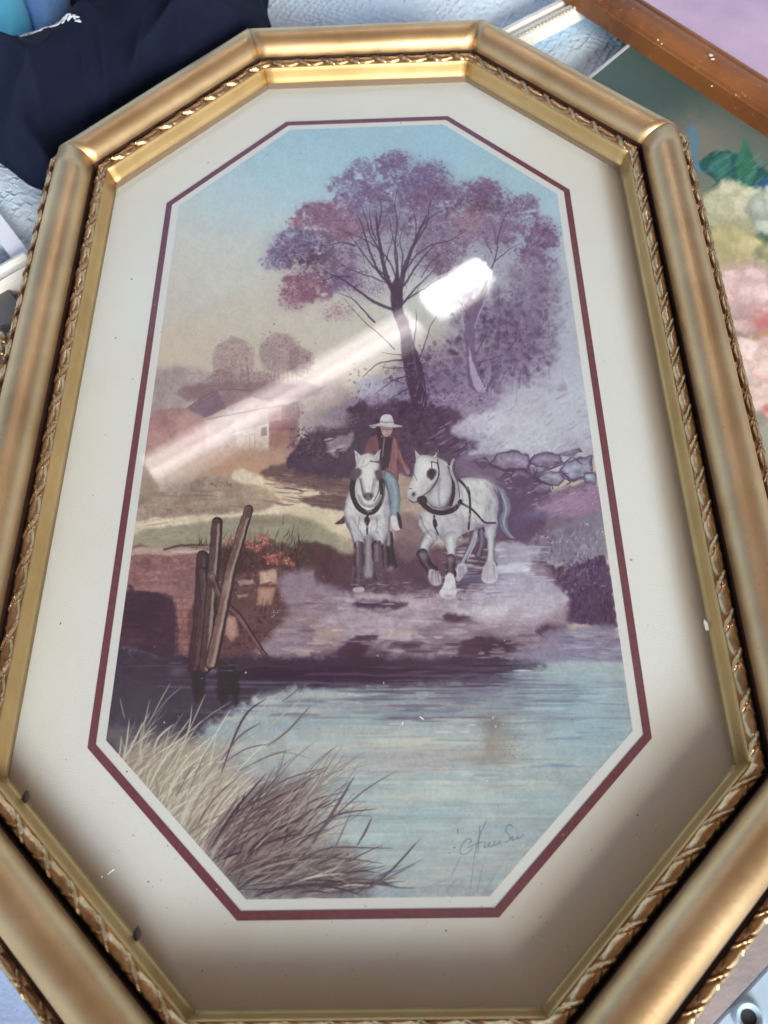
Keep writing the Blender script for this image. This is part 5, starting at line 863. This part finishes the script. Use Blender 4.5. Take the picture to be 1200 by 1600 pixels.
for k in range(70):
    u = r.random(); x = 42+u*95+r.uniform(-3, 3); y = 92-16*math.sin(u*2.6)+r.uniform(-4, 6)+(22*max(0, r.random()-.55) if .3 < u < .7 else 0); L = r.uniform(3, 9); a = math.radians(r.uniform(15, 40) if u > .35 else r.uniform(-20, 25))
    A = at(x, y, ZT+.026); B = at(x+L*math.cos(a), y-L*math.sin(a)*.8, ZT+.026)
    zz = gf(np.array([A[0], (A[0]+B[0])/2, B[0]]), np.array([A[1], (A[1]+B[1])/2, B[1]])); d = (B-A)[:2]; n_ = np.array([-d[1], d[0]])/max(np.hypot(*d), 1e-6)*.00055; b0 = len(vs)
    for (q, z_, w_) in ((A, zz[0], .3), ((A+B)/2, zz[1], 1), (B, zz[2], .3)):
        vs += [(q[0]-n_[0]*w_, q[1]-n_[1]*w_, z_+.0002), (q[0], q[1], z_+.0009), (q[0]+n_[0]*w_, q[1]+n_[1]*w_, z_+.0002)]
    fs += [(b0, b0+3, b0+4, b0+1), (b0+1, b0+4, b0+5, b0+2), (b0+3, b0+6, b0+7, b0+4), (b0+4, b0+7, b0+8, b0+5)]
emb = mesh('embroidery', vs, fs, EMB, gar)
CY = mat('cyan_cloth', (.06, .48, .66), .8, mottle=(.05, .42, .62), mscale=12, sheen=.2, bump=.2, bscale=600)
cy, _ = cloth('cyan_cloth', [(-80, -60), (20, -60), (42, 0), (56, 60), (62, 96), (20, 100), (-80, 120)], ZT+.004, .016, .03, [(30, 10, .004, 1.)], CY, 60, 1.4); tag(cy, 'bright cyan cloth poking out at the corner beyond the navy jersey', 'cloth')
ME = mat('blue_mesh', (.07, .16, .36), .8, mottle=(.10, .22, .44), mscale=500, bump=.6, bscale=700)
mb, _ = cloth('blue_mesh_cloth', [(20, -60), (110, -60), (112, 20), (118, 78), (84, 82), (60, 66), (48, 30), (38, 0)], ZT+.010, .020, .03, [(60, 10, .004, .3)], ME, 60, 2.2); tag(mb, 'mid-blue mesh sportswear fabric between the cyan cloth and the navy jersey', 'cloth')
# ---- straight pieces of other frames
def bar(name, p, q, prof, m, parent=None, z=0.0, n=12, ends=True):
    """moulding between pixels p and q of the photograph (at height z); prof [(across, height)], across to the left of p>q"""
    A = at(*p, z); B = at(*q, z); d = (B-A)[:2]; L = np.hypot(*d); d = d/L; nn = np.array([-d[1], d[0]]); vs = []; fs = []; k = len(prof)
    for s in range(n+1):
        c = A[:2]+(B-A)[:2]*s/n
        for u, h in prof: vs.append((c[0]+nn[0]*u, c[1]+nn[1]*u, z+h))
    for s in range(n):
        for j in range(k): fs.append((s*k+j, s*k+(j+1) % k, (s+1)*k+(j+1) % k, (s+1)*k+j))
    fs += [tuple(range(k))[::-1], tuple(n*k+j for j in range(k))]
    return mesh(name, vs, fs, m, parent, False)
def arc(u0, u1, h0, h1, hp, n=8): return [(u0+(u1-u0)*(1-math.cos(math.pi*j/n))/2, h0+(h1-h0)*j/n+hp*math.sin(math.pi*j/n)) for j in range(n+1)]
BROWN = mat('brown_wood', (.28, .105, .028), .48, spec=.35, mottle=(.15, .05, .016), mscale=16, rmott=.1, bump=.15, bscale=260, stretch=(1, 1, 1)); scuff(BROWN, (.50, .40, .30), .70, .72, 60); scuff(BROWN, (.07, .025, .01), .58, .70, 9, (1, 1, 1)); scuff(BROWN, (.40, .20, .07), .60, .66, 210)
CREAM = mat('cream_paint', (.80, .80, .74), .45, mottle=(.72, .72, .66), mscale=30, bump=.1)
PEARL = mat('pearl_gold', (.55, .52, .42), .4, .4)
fp = thing('flower_painting', 'unframed painting of cream and pink peonies on a dark grey-green ground', 'painting')
fb = [at(*q, ZT+.012) for q in [(938, 108), (990, 68)]]
fx = (.095, -.06, .40, .46)
flim = image_from('painted_flowers', rectify(paint_flowers(), *fx, ZT+.012, 2600).astype(np.float32))
FM = print_mat('flower_print', flim, *fx, rough=.35, gain=1.0, black=.0, bump=.3)
corner = [at(x, y, ZT+.012)[:2] for x, y in [(905, 138), (992, 66)]]; dv = corner[1]-corner[0]; dv /= np.hypot(*dv); nv_ = np.array([dv[1], -dv[0]])
c0 = corner[0]-dv*.20; pts = [c0, c0+dv*.44, c0+dv*.44+nv_*.36, c0+nv_*.36]
mesh('canvas', [(p_[0], p_[1], z) for z in (ZT+.002, ZT+.012) for p_ in pts], [(3, 2, 1, 0), (4, 5, 6, 7), (0, 1, 5, 4), (1, 2, 6, 5), (2, 3, 7, 6), (3, 0, 4, 7)], FM, fp)
edge_m = mat('canvas_edge', (.50, .53, .55), .7)
e0, e1 = c0, c0+dv*.44; mesh('canvas_edge', [(p_[0]-nv_[0]*s_, p_[1]-nv_[1]*s_, z) for z in (ZT+.002, ZT+.0125) for s_, p_ in ((0.0002, e0), (0.0002, e1), (.0022, e1), (.0022, e0))], [(3, 2, 1, 0), (4, 5, 6, 7), (0, 1, 5, 4), (1, 2, 6, 5), (2, 3, 7, 6), (3, 0, 4, 7)], edge_m, fp)
# brown frame lying over it
bf = thing('brown_picture_frame', 'chipped dark orange-brown wooden frame round a purple picture, lying across the flower painting', 'picture frame')
zb = ZT+.016
prof = [(0, -.004), (0, .008)]+arc(.001, .019, .0085, .012, .004)+[(.0195, .0105), (.0215, .0095), (.0235, .0115), (.0262, .0108), (.0275, .0070), (.0275, -.004)]
bar('frame_rail', (846, -28), (1262, 246), prof, BROWN, bf, zb, 40)
A = at(846, -28, zb)[:2]; B = at(1262, 246, zb)[:2]; d = (B-A)/np.hypot(*(B-A)); nn = np.array([-d[1], d[0]])
PURP = mat('purple_print', (.42, .30, .46), .4, mottle=(.56, .42, .56), mscale=16, bump=.15, bscale=500)
q_ = [A+nn*.0265, B+nn*.0265, B+nn*.25, A+nn*.25]; mesh('picture', [(v[0], v[1], z) for z in (zb, zb+.006) for v in q_], [(3, 2, 1, 0), (4, 5, 6, 7), (0, 1, 5, 4), (1, 2, 6, 5), (2, 3, 7, 6), (3, 0, 4, 7)], PURP, bf)
CHIP = mat('bare_gesso', (.68, .60, .50), .8)
for x, y, s_ in [(1111, 86, .0019), (1114, 92, .0015), (1028, 62, .0010), (1034, 68, .0008), (1112, 134, .0008), (1150, 148, .0006)]:
    P = at(x, y, zb+.0152); vs = []; 
    for j in range(7): t_ = j*2*math.pi/7; rr = s_*rnd.uniform(.5, 1.2); vs.append((P[0]+rr*math.cos(t_), P[1]+rr*math.sin(t_), zb+.0150))
    vs.append((P[0], P[1], zb+.0156)); mesh('paint_chip', vs, [(j, (j+1) % 7, 7) for j in range(7)], CHIP, bf)
# white beaded frame
wf = thing('white_beaded_frame', 'white picture frame rail with a string of tiny beads, beside the brown frame', 'picture frame')
zw = ZT+.004; wp = [(0, 0), (0, .006)]+arc(.001, .010, .0065, .0085, .0015, 5)+[(.0110, .0060), (.0150, .0060), (.0158, .0085), (.0190, .0085), (.0200, .006), (.0200, 0)]
bar('frame_rail', (752, 112), (985, -8), wp, CREAM, wf, zw, 6)
A = at(752, 112, zw); B = at(985, -8, zw); d = (B-A)[:2]; L = np.hypot(*d); d /= L; nn = np.array([-d[1], d[0]]); nb = int(L/.0032)
bm = bmesh.new(); bmesh.ops.create_icosphere(bm, subdivisions=2, radius=.00135); bead_me = bpy.data.meshes.new('bead'); bm.to_mesh(bead_me); bm.free(); bead_me.materials.append(PEARL); bead_me.polygons.foreach_set('use_smooth', [True]*len(bead_me.polygons))
for k in range(nb):
    c = A[:2]+d*(k+.5)*L/nb+nn*.0042; o = bpy.data.objects.new('bead', bead_me); C.objects.link(o); o.parent = wf; o.location = (c[0], c[1], zw+.0092)
# left: white slab, grey slab, cream frame corner, second gilt rope
ls = bar('white_board', (-60, 300), (60, 462), [(0, 0), (0, .006), (.011, .006), (.011, 0)], mat('white_board', (.80, .86, .93), .5), None, ZT+.001, 3); tag(ls, 'smooth bluish-white board edge at the left between the waffle blanket and the grey slab', 'board')
gs = bar('grey_board', (-70, 345), (46, 500), [(0, 0), (0, .008), (-.06, .008), (-.06, 0)], mat('grey_board', (.10, .10, .11), .6, mottle=(.14, .13, .13), mscale=30), None, ZT-.001, 3); tag(gs, 'dark grey board showing as a small triangle at the left, below the white board', 'board')
cf = thing('cream_frame', 'cream picture frame rail with a raised lip, at the left edge beside the gilt frame', 'picture frame')
bar('frame_rail', (-80, 512), (60, 430), [(-.004, 0), (-.004, .010), (-.001, .012), (.001, .010), (.006, .010), (.008, .013), (.011, .012), (.011, 0)], CREAM, cf, ZT+.001, 4)
g2 = thing('second_gilt_frame', 'second gilt frame, its rope edging just showing left of the big octagonal frame', 'picture frame')
bar('frame_rail', (-30, 522), (-46, 760), [(0, 0), (0, .006), (-.012, .008), (-.02, .004), (-.02, 0)], GOLD, g2, ZT, 4)
for k in range(9):
    t_ = k/8; P = at(4-26*t_, 528+150*t_, ZT+.008); bm = bmesh.new(); bmesh.ops.create_icosphere(bm, subdivisions=2, radius=1); me = bpy.data.meshes.new('rope_turn'); bm.to_mesh(me); bm.free(); me.materials.append(ROPE); me.polygons.foreach_set('use_smooth', [True]*len(me.polygons))
    o = bpy.data.objects.new('rope_turn', me); C.objects.link(o); o.parent = g2; o.location = P; o.scale = (.0030, .0052, .0028); o.rotation_euler = (0, 0, .5)
# lower corners
lb = grid_obj('blue_cloth', *at(-120, 1720, ZT+.004)[:2], *at(130, 1470, ZT+.004)[:2], 40, 40, lambda x, y: und(x, y)+.006, mat('blue_cloth', (.26, .36, .56), .85, mottle=(.30, .40, .60), mscale=40, bump=.3, bscale=500), None, None, .001); tag(lb, 'dull blue cloth in the lower left corner under the gilt frame', 'cloth')
gr_ = bar('grey_strip', (1046, 1668), (1290, 1405), [(0, 0), (0, .004), (.03, .004), (.03, 0)], mat('pink_grey_wood', (.36, .32, .33), .6, mottle=(.28, .25, .26), mscale=60, bump=.3, bscale=300), None, ZT+.001, 4); tag(gr_, 'scuffed pinkish-grey wooden strip along the lower right of the gilt frame', 'wood strip')
pb = thing('plastic_tray', 'pale blue plastic tray with a round moulded eyelet in the lower right corner', 'tray')
PL = mat('blue_plastic', (.42, .56, .68), .35, mottle=(.36, .50, .62), mscale=40, bump=.08)
bar('tray_base', (1048, 1669), (1292, 1406), [(0, 0), (0, .003), (-.001, .004), (-.08, .004), (-.08, 0)], PL, pb, ZT-.003, 4)
gc = at(1169, 1590, ZT+.0015)
def lathe(name, prof, m, parent, c, n=32):
    vs = []; fs = []; k = len(prof)
    for s in range(n):
        a = 2*math.pi*s/n
        for r_, h in prof: vs.append((c[0]+r_*math.cos(a), c[1]+r_*math.sin(a), c[2]+h))
    for s in range(n):
        for j in range(k-1): e = (s+1) % n; fs.append((s*k+j, s*k+j+1, e*k+j+1, e*k+j))
    return mesh(name, vs, fs, m, parent, True)
lathe('eyelet', [(.0062, -.001), (.0060, .0018), (.0053, .0026), (.0046, .0020), (.0040, .0008), (.0034, .0010), (.0032, -.001)], PL, pb, gc); lathe('eyelet_hole', [(.0033, .0006), (.0028, .0004), (.0001, .0003)], mat('hole_black', (.012, .012, .014), .7), pb, gc)
# ---------------------------------------------------------------- overhead: awning and the lamps mirrored in the glass
def mirror(x, y, Hh):
    """where a ray from the camera, mirrored in the glass at pixel (x, y), reaches height Hh"""
    P = at(x, y, .0052); d = P-CP; return np.array([P[0]+d[0]*(Hh-.0052)/(-d[2]), P[1]+d[1]*(Hh-.0052)/(-d[2]), Hh])
HL = 1.5
def emis(name, col, s):
    m = bpy.data.materials.new(name); m.use_nodes = True; nt = m.node_tree; nt.nodes.clear(); e = N(nt, 'ShaderNodeEmission'); e.inputs[0].default_value = (*col, 1); o = N(nt, 'ShaderNodeOutputMaterial'); nt.links.new(e.outputs[0], o.inputs[0])
    tc = N(nt, 'ShaderNodeTexCoord'); n = N(nt, 'ShaderNodeTexNoise'); n.inputs['Scale'].default_value = 3; nt.links.new(tc.outputs['Object'], n.inputs['Vector']); mr = N(nt, 'ShaderNodeMapRange'); mr.inputs['To Min'].default_value = s*.85; mr.inputs['To Max'].default_value = s*1.15; nt.links.new(n.outputs['Fac'], mr.inputs[0]); nt.links.new(mr.outputs[0], e.inputs[1]); return m
def tube(name, A, B, r_, m, parent, n=16):
    A = Vector(A); B = Vector(B); d = (B-A).normalized(); s_ = d.orthogonal().normalized(); t_ = d.cross(s_); vs = []; fs = []
    for P in (A, B):
        for k in range(n): a = 2*math.pi*k/n; vs.append(P+s_*r_*math.cos(a)+t_*r_*math.sin(a))
    for k in range(n): fs.append((k, (k+1) % n, n+(k+1) % n, n+k))
    fs += [tuple(range(n))[::-1], tuple(range(n, 2*n))]; return mesh(name, vs, fs, m, parent, True)
HOUS = mat('lamp_housing', (.6, .58, .55), .5)
def lamp(label, a, b, width, strengths, col, offs, radius):
    t = thing('strip_lamp', label, 'lamp', group=None)
    A = mirror(*a, HL); B = mirror(*b, HL); d = (B-A)[:2]; d /= np.hypot(*d); nn = np.array([-d[1], d[0], 0])
    for k, (of, s_, r_) in enumerate(zip(offs, strengths, radius)): tube('tube', A+nn*of, B+nn*of, r_, emis('lamp_glow', col, s_), t)
    q = [A-nn*width/2, A+nn*width/2, B+nn*width/2, B-nn*width/2]; up = np.array([0, 0, .05]); lo = np.array([0, 0, .03])
    mesh('housing', [v+lo for v in q]+[v+up for v in q], [(3, 2, 1, 0), (4, 5, 6, 7), (0, 1, 5, 4), (1, 2, 6, 5), (2, 3, 7, 6), (3, 0, 4, 7)], HOUS, t); return t
lamp('long dim strip lamp overhead, mirrored as the faint streak across the glass', (234, 737), (648, 500), .13, (1.6, 3.4, 4.6, 3.0, 3.4, 1.5), (1, .90, .88), (-.044, -.028, -.010, .008, .025, .042), (.009, .009, .009, .009, .009, .009))
lamp('short bright strip lamp overhead, mirrored as the white bar on the tree', (673, 474), (756, 420), .11, (4, 15, 30, 17, 5), (1, .97, .92), (-.040, -.024, 0, .024, .040), (.010, .014, .016, .014, .010))
AW = mat('awning_cloth', (.42, .31, .24), .9, mottle=(.46, .34, .26), mscale=3)
nt = AW.node_tree; b = nt.nodes['Principled BSDF']; tl = N(nt, 'ShaderNodeBsdfTranslucent'); tl.inputs[0].default_value = (.50, .36, .26, 1); mxa = N(nt, 'ShaderNodeMixShader'); mxa.inputs[0].default_value = .6; o_ = [n for n in nt.nodes if n.type == 'OUTPUT_MATERIAL'][0]
nt.links.new(b.outputs[0], mxa.inputs[1]); nt.links.new(tl.outputs[0], mxa.inputs[2]); nt.links.new(mxa.outputs[0], o_.inputs[0])
HA = 1.9
a = mirror(120, 590, HA); b_ = mirror(650, 300, HA); d = (b_-a)[:2]; d /= np.hypot(*d); n2 = np.array([d[1], -d[0]])
p0 = a[:2]-d*2.2; p1 = a[:2]+d*4.2; q = [p0, p1, p1+n2*4.6, p0+n2*4.6]
aw = mesh('awning', [(v[0], v[1], z) for z in (HA, HA+.004) for v in q], [(3, 2, 1, 0), (4, 5, 6, 7), (0, 1, 5, 4), (1, 2, 6, 5), (2, 3, 7, 6), (3, 0, 4, 7)], AW); tag(aw, 'brown awning stretched overhead, its edge mirrored as a faint slanting line in the glass', 'awning')
print('awning', q)
